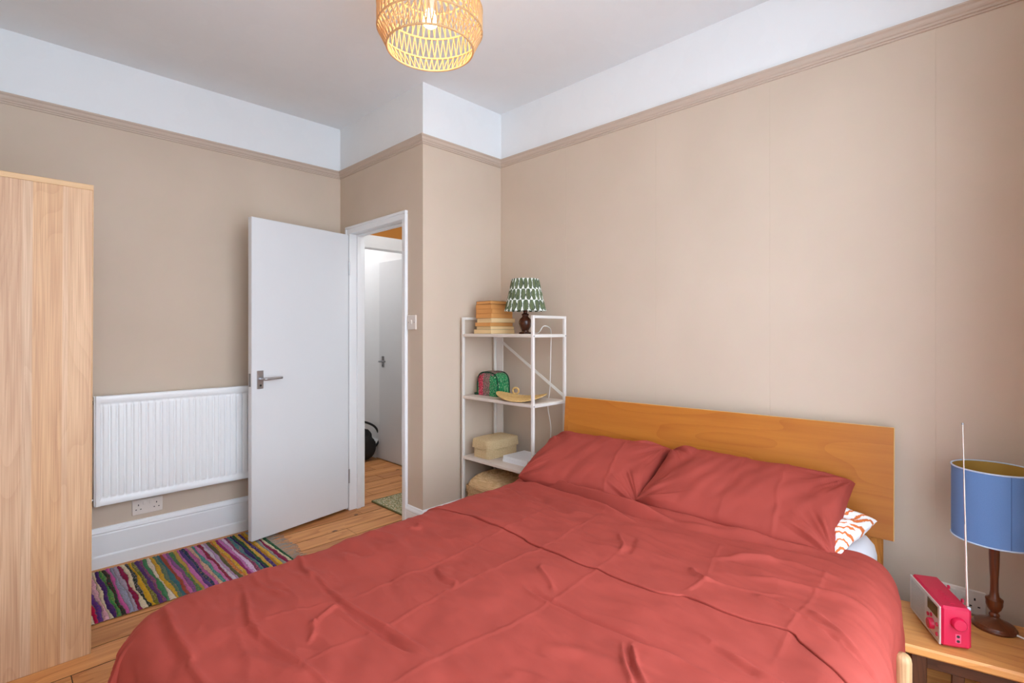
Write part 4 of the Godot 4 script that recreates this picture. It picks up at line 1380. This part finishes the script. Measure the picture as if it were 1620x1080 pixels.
func build_bag(at: Vector3) -> void:
	var b := thing("quilted_bag", "green quilted bag with a red floral panel on the shelving", "bag", at, 0.0)
	# front faces -x; dome-topped body: local z width, y height, x depth
	var im := Image.create_empty(256, 256, false, Image.FORMAT_RGB8)
	var nz := noise(91, 0.05, 2)
	var nd := noise(92, 0.085, 2)
	for y in 256:
		for x in 256:
			var u := x / 256.0
			var a := nz.get_noise_2d(x, y)
			var d := nd.get_noise_2d(x, y)
			var c := rgb(16, 124, 70) if a > -0.25 else rgb(10, 84, 50)
			if d > 0.42: c = rgb(190, 214, 170)
			if u > 0.10 and u < 0.33:
				c = rgb(196, 34, 62) if a > -0.2 else rgb(120, 24, 48)
				if d > 0.36: c = rgb(236, 160, 170)
			elif u >= 0.33 and u < 0.66:
				c = rgb(56, 92, 66) if a > 0.0 else rgb(104, 120, 96)
				if d > 0.25: c = rgb(206, 120, 136)
				if d < -0.35: c = rgb(150, 28, 60)
				if absf(a) < 0.04: c = rgb(26, 48, 36)
			im.set_pixel(x, y, c)
	var m := mk(Color.WHITE, 0.85)
	m.albedo_texture = ImageTexture.create_from_image(im)
	var pos := PackedVector3Array()
	var uvs := PackedVector2Array()
	var n := 41
	var k := 33
	for i in n:
		var t := float(i) / (n - 1)      # outline runs from one bottom corner over the dome to the other
		var ang := PI * t
		var oz := -cos(ang)
		var oy := pow(sin(ang), 0.42)
		oz = signf(oz) * pow(absf(oz), 0.62)
		for j in k:
			var w := -1.0 + 2.0 * j / (k - 1)
			var f := pow(maxf(1.0 - pow(absf(w), 2.6), 0.0), 0.42)
			var quilt := 1.0 + 0.03 * sin(w * 14.0) * sin(t * 30.0)
			pos.append(Vector3(w * 0.055 * quilt + 0.0, oy * 0.155 * (0.82 + 0.18 * f), oz * 0.1 * (0.86 + 0.14 * f)))
			uvs.append(Vector2(t, float(j) / (k - 1)))
	# shell plus front and back quilted faces
	obj("gusset", grid_mesh(pos, n, k, uvs, false, false, true), m, b)
	for sgn in [-1.0, 1.0]:
		var fp := PackedVector3Array()
		var fu := PackedVector2Array()
		for i in 31:
			var u := -1.0 + 2.0 * i / 30
			for j in 25:
				var v := float(j) / 24
				var au := absf(u)
				var topy := 0.155 * pow(maxf(1.0 - pow(au, 3.2), 0.0), 0.5) * 0.93
				var ef := minf(1.0, (1.0 - au) * 5.0) * minf(1.0, (1.0 - v) * 5.0)
				var puff := 0.012 * pow(maxf(ef, 0.0), 0.5) + 0.002 * sin(u * 26.0) * sin(v * 20.0)
				fp.append(Vector3(sgn * (0.048 + puff), v * topy, u * 0.092))
				fu.append(Vector2((u + 1.0) / 2.0, v))
		obj("panel", grid_mesh(fp, 31, 25, fu, false, false, sgn < 0.0), m, b)
	var pm := mk(rgb(12, 58, 36), 0.8)
	for sgn in [-1.0, 1.0]:
		var pts := []
		for i in 25:
			var ang := PI * i / 24.0
			var oz := -cos(ang)
			pts.append(Vector3(sgn * 0.05, maxf(0.004, pow(sin(ang), 0.42) * 0.148), signf(oz) * pow(absf(oz), 0.62) * 0.096))
		obj("piping", tube(pts, 0.004, 6), pm, b)
	obj("strap", tube(spline([Vector3(-0.03, 0.012, -0.09), Vector3(-0.035, 0.008, -0.11), Vector3(-0.055, 0.007, -0.112), Vector3(-0.07, 0.007, -0.09), Vector3(-0.06, 0.007, -0.075)], 6), 0.006, 6), pm, b)


func straw_mat(sd: int, a: Color, b: Color, sc: Vector3, depth: float, cells := 16) -> StandardMaterial3D:
	var m := mk(Color.WHITE, 0.85, 0.0, 0.25)
	m.albedo_texture = noise_tex(sd, 0.03, a, b, 256, 3)
	m.uv1_scale = sc
	m.heightmap_enabled = true
	m.heightmap_texture = weave_height(256, cells)
	m.heightmap_scale = depth
	return m


func build_fan(at: Vector3) -> void:
	# shallow saddle-shaped coiled raffia round with a hanging loop
	var f := thing("raffia_round", "round woven straw mat with a hanging loop lying on the shelving", "straw mat", at, 0.0)
	var m := mk(Color.WHITE, 0.85, 0.0, 0.25)
	m.albedo_texture = noise_tex(23, 0.04, rgb(196, 150, 84), rgb(250, 220, 160), 256, 3)
	m.uv1_scale = Vector3(3, 8, 1)
	var pos := PackedVector3Array()
	var uvs := PackedVector2Array()
	var nr := 150
	var ns := 97
	for side in 2:
		for i in nr:
			var t := float(i) / (nr - 1)
			if side == 1: t = 1.0 - t
			for j in ns:
				var a := TAU * j / (ns - 1)
				var rx := 0.135 * t
				var rz := 0.165 * t
				var x := cos(a) * rx
				var z := sin(a) * rz
				var y := 0.012 + 0.016 * t * t * (0.7 - cos(2.0 * a + 0.9))
				y = maxf(y, 0.003 + 0.002)
				y += 0.0022 * absf(sin(t * 40.0)) * (1.0 + 0.8 * sin(a * 44.0 + t * 8.0))
				if side == 1: y -= 0.004
				pos.append(Vector3(x, y, z))
				uvs.append(Vector2(t, a / TAU))
	obj("coil", grid_mesh(pos, nr * 2, ns, uvs, false, true, true), m, f)
	var pts := []
	for i in 17:
		var a := TAU * i / 16.0
		pts.append(Vector3(0.075 + 0.006 * sin(a), 0.037 + 0.019 * cos(a), -0.118 + 0.02 * sin(a)))
	obj("loop", tube(pts, 0.0062, 8, false), m, f)


func build_baskets() -> void:
	var m := straw_mat(33, rgb(214, 180, 132), rgb(244, 220, 178), Vector3(7, 7, 1), 0.25, 12)
	m.uv1_triplanar = true
	m.uv1_scale = Vector3(14, 14, 14)
	var b := thing("lidded_basket", "rectangular lidded straw basket beside the flat white books", "basket", Vector3(2.245, 0.506, -2.353), 0.0)
	var sq := func(hx: float, hz: float, y: float, sd: float) -> Array:
		var out := []
		for j in 193:
			var a := TAU * j / 192
			var e := 0.2
			var p := Vector3(signf(cos(a)) * pow(absf(cos(a)), e) * hx, y, signf(sin(a)) * pow(absf(sin(a)), e) * hz)
			out.append(p)
		return out
	var build := func(rows: Array) -> ArrayMesh:
		var pos := PackedVector3Array()
		var uvs := PackedVector2Array()
		for ri in rows.size():
			var r: Array = rows[ri]
			var k := 0
			for p: Vector3 in sq.call(r[0], r[1], r[2], 0.0):
				var out := Vector3(p.x, 0, p.z)
				if out.length() > 0.02:
					p += out.normalized() * (0.0013 if ((k % 192) / 2 + ri / 2) % 2 == 0 else -0.0013)
				pos.append(p)
				uvs.append(Vector2(k / 192.0, r[2]))
				k += 1
		return grid_mesh(pos, rows.size(), 193, uvs, false, true)
	var rows := []
	rows.append([0.0, 0.0, 0.0])
	rows.append([0.122, 0.07, 0.0])
	for i in 30:
		rows.append([0.1265, 0.0745, 0.003 + i * 0.0025])
	obj("body", build.call(rows), m, b)
	rows = []
	for i in 21:
		rows.append([0.1365 - 0.0002 * i, 0.0845 - 0.0002 * i, 0.062 + i * 0.0025])
	for i in 20:
		var t := float(i) / 19
		rows.append([lerpf(0.130, 0.0, t), lerpf(0.078, 0.0, t), 0.1145 + 0.018 * (1.0 - pow(1.0 - t, 2.0)) + 0.0008 * (i % 2)])
	obj("lid", build.call(rows), m, b)
	var m2 := straw_mat(35, rgb(200, 158, 112), rgb(240, 206, 160), Vector3(7, 7, 1), 0.3, 12)
	m2.uv1_triplanar = true
	m2.uv1_scale = Vector3(12, 12, 12)
	var g := thing("storage_basket", "large dome-lidded woven basket on the lowest shelf, half hidden by the duvet", "basket", Vector3(2.235, 0.131, -2.315), 0.0)
	rows = [[0.0, 0.0, 0.0], [0.13, 0.15, 0.0]]
	for i in 21:
		rows.append([0.137 + 0.002 * (i % 2), 0.16 + 0.002 * (i % 2), 0.004 + i * 0.008])
	obj("body", build.call(rows), m2, g)
	rows = []
	for i in 7:
		rows.append([0.143 + 0.002 * (i % 2), 0.166 + 0.002 * (i % 2), 0.15 + i * 0.007])
	# woven dome: diagonal strands raised from the surface
	obj("lid_rim", build.call(rows), m2, g)
	var pos := PackedVector3Array()
	var uvs := PackedVector2Array()
	for i in 90:
		var t := float(i) / 89
		for j in 241:
			var a := TAU * j / 240
			var e := lerpf(0.35, 1.0, t)
			var r := cos(t * PI / 2)
			var wv := absf(sin(a * 30.0 + t * 26.0)) * absf(sin(a * 30.0 - t * 26.0))
			var px := signf(cos(a)) * pow(absf(cos(a)), e) * 0.143 * pow(r, 0.8)
			var pz := signf(sin(a)) * pow(absf(sin(a)), e) * 0.166 * pow(r, 0.8)
			pos.append(Vector3(px, 0.19 + 0.085 * sin(t * PI / 2) + 0.004 * wv, pz))
			uvs.append(Vector2(a / TAU, t))
	var m3 := mk(Color.WHITE, 0.85, 0.0, 0.25)
	m3.albedo_texture = noise_tex(37, 0.05, rgb(200, 160, 114), rgb(242, 212, 166), 256, 3)
	obj("lid", grid_mesh(pos, 90, 241, uvs, false, true), m3, g)


# ---------------------------------------------------------------- bedside table, radio, lamp
func build_nightstand() -> void:
	# local x along the front edge, z towards the room, origin on the floor at the front near-bed corner
	var e1 := Vector3(0.217, 0, 0.976).normalized()
	var T := Transform3D(Basis(e1, Vector3.UP, e1.cross(Vector3.UP)), Vector3(1.953, 0, -0.244))
	var n := thing("bedside_table", "low pine bedside table with dark underframe holding radio and lamp", "table")
	n.transform = T
	var L := 0.37
	var D := 0.318
	obj("table_top", box(Vector3(0, 0.312, -D), Vector3(L, 0.34, 0), 0.006, 0, Vector2(0.2, 0.1)), M.table, n)
	for x in [0.03, L - 0.07]:
		for z in [-D + 0.03, -0.07]:
			obj("leg", box(Vector3(x, 0, z), Vector3(x + 0.04, 0.312, z + 0.04), 0.003, 1), M.dark_wood, n)
	obj("rail", box(Vector3(0.07, 0.262, -0.062), Vector3(L - 0.07, 0.312, -0.042), 0.002, 0), M.dark_wood, n)
	obj("rail", box(Vector3(0.07, 0.262, -D + 0.042), Vector3(L - 0.07, 0.312, -D + 0.062), 0.002, 0), M.dark_wood, n)
	for x in [0.13, 0.23]:
		obj("stile", box(Vector3(x, 0.06, -0.06), Vector3(x + 0.03, 0.262, -0.045), 0.002, 1), M.dark_wood, n)
	obj("lower_shelf", box(Vector3(0.035, 0.045, -D + 0.035), Vector3(L - 0.035, 0.06, -0.035), 0.002, 0), M.dark_wood, n)
	obj("back_board", box(Vector3(0.07, 0.06, -D + 0.045), Vector3(L - 0.07, 0.262, -D + 0.055), 0.001, 0), M.table, n)
	build_radio()
	build_blue_lamp()


func build_radio() -> void:
	var u := Vector3(0.907, 0, -0.422).normalized()    # towards the far end
	var xax := -u
	var T := Transform3D(Basis(xax, Vector3.UP, xax.cross(Vector3.UP)), Vector3(2.003, 0.34, -0.153) + u * 0.003)
	# local: x from -L (far end) to 0 (near end), z = 0 front face, -D back
	var r := thing("radio", "pink portable radio with silver front and raised aerial on the bedside table", "radio")
	r.transform = T
	var L := 0.222
	var Hh := 0.127
	var D := 0.08
	# body: rounded-corner profile in z-y extruded along x
	var st := begin()
	add_box(st, Vector3(-L, 0.006, -D), Vector3(0, Hh, -0.004), 0.007)
	obj("case", done(st), M.radio_red, r)
	obj("front_panel", box(Vector3(-L + 0.001, 0.008, -0.005), Vector3(-0.001, Hh - 0.003, 0.0), 0.002), M.radio_silver, r)
	var g := begin()
	for i in 22:
		for j in 20:
			add_box(g, Vector3(-L + 0.014 + i * 0.0048, 0.018 + j * 0.0048, -0.0003), Vector3(-L + 0.016 + i * 0.0048, 0.020 + j * 0.0048, 0.0004))
	var gr := obj("speaker_grille", done(g), mk(rgb(150, 142, 132), 0.6), r)
	gr.set_meta("kind", "stuff")
	obj("display", box(Vector3(-0.082, 0.082, -0.001), Vector3(-0.012, 0.116, 0.0008), 0.0005), M.lcd, r)
	obj("tuning_knob", tube([Vector3(-0.047, 0.048, -0.002), Vector3(-0.047, 0.048, 0.011), Vector3(-0.047, 0.048, 0.013)], [0.0165, 0.016, 0.0135], 24), M.radio_red, r)
	for p in [[-0.078, 0.063], [-0.055, 0.072], [-0.015, 0.062], [-0.016, 0.032]]:
		obj("button", tube([Vector3(p[0], p[1], -0.002), Vector3(p[0], p[1], 0.003)], 0.0058, 12), M.radio_red, r)
	obj("print", box(Vector3(-0.07, 0.017, -0.0002), Vector3(-0.012, 0.0182, 0.0003)), mk(rgb(120, 112, 106), 0.6), r)
	# end face: big volume knob and a recessed socket pair
	obj("volume_knob", tube([Vector3(-0.002, 0.082, -0.046), Vector3(0.013, 0.082, -0.046), Vector3(0.0155, 0.082, -0.046)], [0.0185, 0.018, 0.0155], 28), M.radio_red, r)
	var sk := obj("socket_bay", box(Vector3(-0.001, 0.022, -0.053), Vector3(0.0005, 0.049, -0.039), 0.0006), mk(rgb(226, 90, 120), 0.4), r)
	for y in [0.028, 0.042]:
		obj("jack", tube([Vector3(0.0, y, -0.046), Vector3(0.001, y, -0.046)], 0.0042, 12), M.hole, sk)
	for k in 6:
		obj("preset_button", box(Vector3(-0.115 + k * 0.016, Hh - 0.0004, -0.048), Vector3(-0.106 + k * 0.016, Hh + 0.0012, -0.036), 0.0005), M.radio_red, r)
	for x in [-0.15, -0.06]:
		obj("handle_lug", box(Vector3(x, Hh - 0.004, -D - 0.002), Vector3(x + 0.008, Hh + 0.006, -D + 0.004), 0.001), M.radio_red, r)
	for x in [-L + 0.02, -0.03]:
		obj("foot", box(Vector3(x, 0, -D + 0.008), Vector3(x + 0.012, 0.007, -0.012), 0.001), M.black, r)
	var a0 := Vector3(-0.024, Hh - 0.002, -D + 0.002)
	var a1 := r.transform.affine_inverse() * Vector3(2.075, 1.012, -0.105)
	var an := begin()
	for q in [[0.0, 0.22, 0.0034], [0.2, 0.45, 0.0028], [0.43, 0.7, 0.0022], [0.68, 1.0, 0.0017]]:
		add_tube(an, [a0.lerp(a1, q[0]), a0.lerp(a1, q[1])], q[2], 8)
	var ae := obj("aerial", done(an), mk(rgb(226, 212, 200), 0.25, 0.7), r)
	obj("aerial_tip", tube([a1, a1 + (a1 - a0).normalized() * 0.006], 0.0032, 8), M.steel, ae)
	obj("aerial_joint", tube([a0 + Vector3(-0.01, -0.002, 0), a0 + Vector3(0.008, -0.002, 0)], 0.006, 10), M.chrome, ae)
	# black mains lead that loops off the far end of the table
	var pts := []
	for p in [Vector3(-L + 0.03, 0.02, -D + 0.002), Vector3(-L + 0.0, 0.012, -D - 0.03), Vector3(-L - 0.04, 0.012, -D - 0.035), Vector3(-L - 0.07, 0.02, -0.1), Vector3(-L - 0.085, 0.012, -0.07), Vector3(-L - 0.08, -0.03, -0.075), Vector3(-L - 0.05, -0.2, -0.15)]:
		pts.append(p)
	obj("mains_lead", tube(spline(pts, 6), 0.0022, 6), M.black, r)


func build_blue_lamp() -> void:
	var l := thing("table_lamp", "turned wooden lamp with a blue drum shade on the bedside table", "lamp", Vector3(2.262, 0.34, -0.038))
	obj("base", lathe([Vector2(0, 0), Vector2(0.054, 0), Vector2(0.056, 0.003), Vector2(0.056, 0.008), Vector2(0.051, 0.012), Vector2(0.05, 0.016), Vector2(0.04, 0.021), Vector2(0.026, 0.027), Vector2(0.016, 0.033), Vector2(0.012, 0.038), Vector2(0.014, 0.043), Vector2(0.013, 0.047), Vector2(0.009, 0.051), Vector2(0.012, 0.056), Vector2(0.018, 0.065), Vector2(0.0215, 0.077), Vector2(0.0215, 0.088), Vector2(0.0225, 0.091), Vector2(0.0225, 0.096), Vector2(0.0185, 0.098), Vector2(0.0125, 0.104), Vector2(0.0105, 0.12), Vector2(0.0105, 0.16), Vector2(0.0125, 0.2), Vector2(0.0135, 0.24), Vector2(0.0135, 0.252), Vector2(0.0165, 0.258), Vector2(0.0165, 0.275), Vector2(0.012, 0.28), Vector2(0, 0.28)], 40), M.turned, l)
	var y0 := 0.288
	var y1 := 0.516
	var R := 0.106
	var outer := PackedVector3Array()
	var uvs := PackedVector2Array()
	var inner := PackedVector3Array()
	for i in 2:
		for j in 73:
			var a := TAU * j / 72
			outer.append(Vector3(cos(a) * R, lerpf(y0, y1, i), sin(a) * R))
			inner.append(Vector3(cos(a) * (R - 0.002), lerpf(y0, y1, i), sin(a) * (R - 0.002)))
			uvs.append(Vector2(j / 72.0, i))
	var sh := obj("lamp_shade", grid_mesh(outer, 2, 73, uvs, false, true), M.blue, l)
	obj("shade_lining", grid_mesh(inner, 2, 73, uvs, false, true, true), M.gold, sh)
	var trim := mk(rgb(196, 212, 230), 0.7)
	for y in [y0, y1]:
		obj("shade_trim", tube(ring_pts(R, y, 64), 0.0026, 6, false), trim, sh)
	var sa := 2.76
	obj("shade_seam", tube([Vector3(cos(sa) * R, y0, sin(sa) * R), Vector3(cos(sa) * R, y1, sin(sa) * R)], 0.0009, 4), mk(rgb(70, 104, 150), 0.8), sh)
	var st := begin()
	for k in 3:
		add_tube(st, [Vector3(0, y0 + 0.03, 0), Vector3(cos(k * TAU / 3) * (R - 0.002), y0 + 0.03, sin(k * TAU / 3) * (R - 0.002))], 0.0014, 5)
	obj("shade_carrier", done(st), M.chrome, sh)
	obj("bulb_holder", lathe([Vector2(0, 0.28), Vector2(0.014, 0.28), Vector2(0.014, 0.325), Vector2(0.0, 0.325)], 20), M.cord_white, l)
	obj("bulb", lathe([Vector2(0.0, 0.325), Vector2(0.012, 0.325), Vector2(0.014, 0.345), Vector2(0.026, 0.375), Vector2(0.03, 0.4), Vector2(0.024, 0.423), Vector2(0.01, 0.434), Vector2(0, 0.435)], 20), mk(rgb(242, 240, 234), 0.3), l)
	obj("flex", tube(spline([Vector3(-0.02, 0.006, 0.052), Vector3(-0.03, 0.0035, 0.09), Vector3(-0.035, 0.003, 0.16), Vector3(-0.02, 0.003, 0.24)], 6), 0.003, 6), M.cord_white, l)


# ---------------------------------------------------------------- pendant lamp
func build_pendant() -> void:
	var p := thing("pendant_lamp", "lit pendant with an open woven rope shade hanging from the ceiling", "lamp", Vector3(1.2, 2.408, -1.63))
	var rings := [Vector2(0.168, 0.0), Vector2(0.203, 0.07), Vector2(0.203, 0.155), Vector2(0.155, 0.235), Vector2(0.06, 0.28)]
	obj("ceiling_rose", lathe([Vector2(0.0, 0.36), Vector2(0.03, 0.362), Vector2(0.045, 0.378), Vector2(0.048, CEIL - 2.408), Vector2(0, CEIL - 2.408)], 24), M.gloss, p)
	obj("cord", tube([Vector3(0, 0.2, 0), Vector3(0, 0.37, 0)], 0.003, 6), M.cord_white, p)
	obj("bulb_holder", lathe([Vector2(0.0, 0.15), Vector2(0.018, 0.15), Vector2(0.018, 0.2), Vector2(0.0, 0.21)], 16), M.cord_white, p)
	var st := begin()
	for k in 3:
		var a := TAU * k / 3 + 0.4
		add_tube(st, [Vector3(cos(a) * 0.018, 0.195, sin(a) * 0.018), Vector3(cos(a) * 0.06, 0.28, sin(a) * 0.06)], 0.0016, 5)
	obj("shade_carrier", done(st), M.steel, p)
	for r in rings:
		obj("hoop", tube(ring_pts(r.x, r.y, 72), 0.0042, 7, false), M.rope, p)
	for k in 4:
		var n := 52 if k < 3 else 34
		st = begin()
		for i in n:
			for half in 2:
				var a := TAU * (i + 0.5 * half) / n
				var b := TAU * (i + 0.5) / n
				if half == 1: 
					a = TAU * (i + 1.0) / n
				var lo := Vector3(cos(a) * rings[k].x, rings[k].y, sin(a) * rings[k].x)
				var hi := Vector3(cos(b) * rings[k + 1].x, rings[k + 1].y, sin(b) * rings[k + 1].x)
				if half == 0:
					lo = Vector3(cos(TAU * i / n) * rings[k].x, rings[k].y, sin(TAU * i / n) * rings[k].x)
				add_tube(st, [lo, lo.lerp(hi, 0.5), hi], 0.0029, 5, false)
		var o := obj("rope_weave", done(st), M.rope, p)
		o.set_meta("kind", "stuff")
	var bm := mk(Color(1, 0.93, 0.8), 0.3)
	bm.emission_enabled = true
	bm.emission = Color(1.0, 0.86, 0.62)
	bm.emission_energy_multiplier = 12.0
	obj("bulb", lathe([Vector2(0.0, 0.082), Vector2(0.012, 0.084), Vector2(0.026, 0.094), Vector2(0.03, 0.108), Vector2(0.027, 0.122), Vector2(0.017, 0.14), Vector2(0.013, 0.152), Vector2(0, 0.155)], 24), bm, p)
	var ol := OmniLight3D.new()
	ol.name = "pendant_light"
	p.add_child(ol)
	ol.position = Vector3(0, 0.108, 0)
	ol.light_color = Color(1.0, 0.90, 0.78)
	ol.light_energy = 0.1
	ol.light_size = 0.025
	ol.omni_range = 12.0
	ol.omni_attenuation = 2.0
	ol.shadow_enabled = true
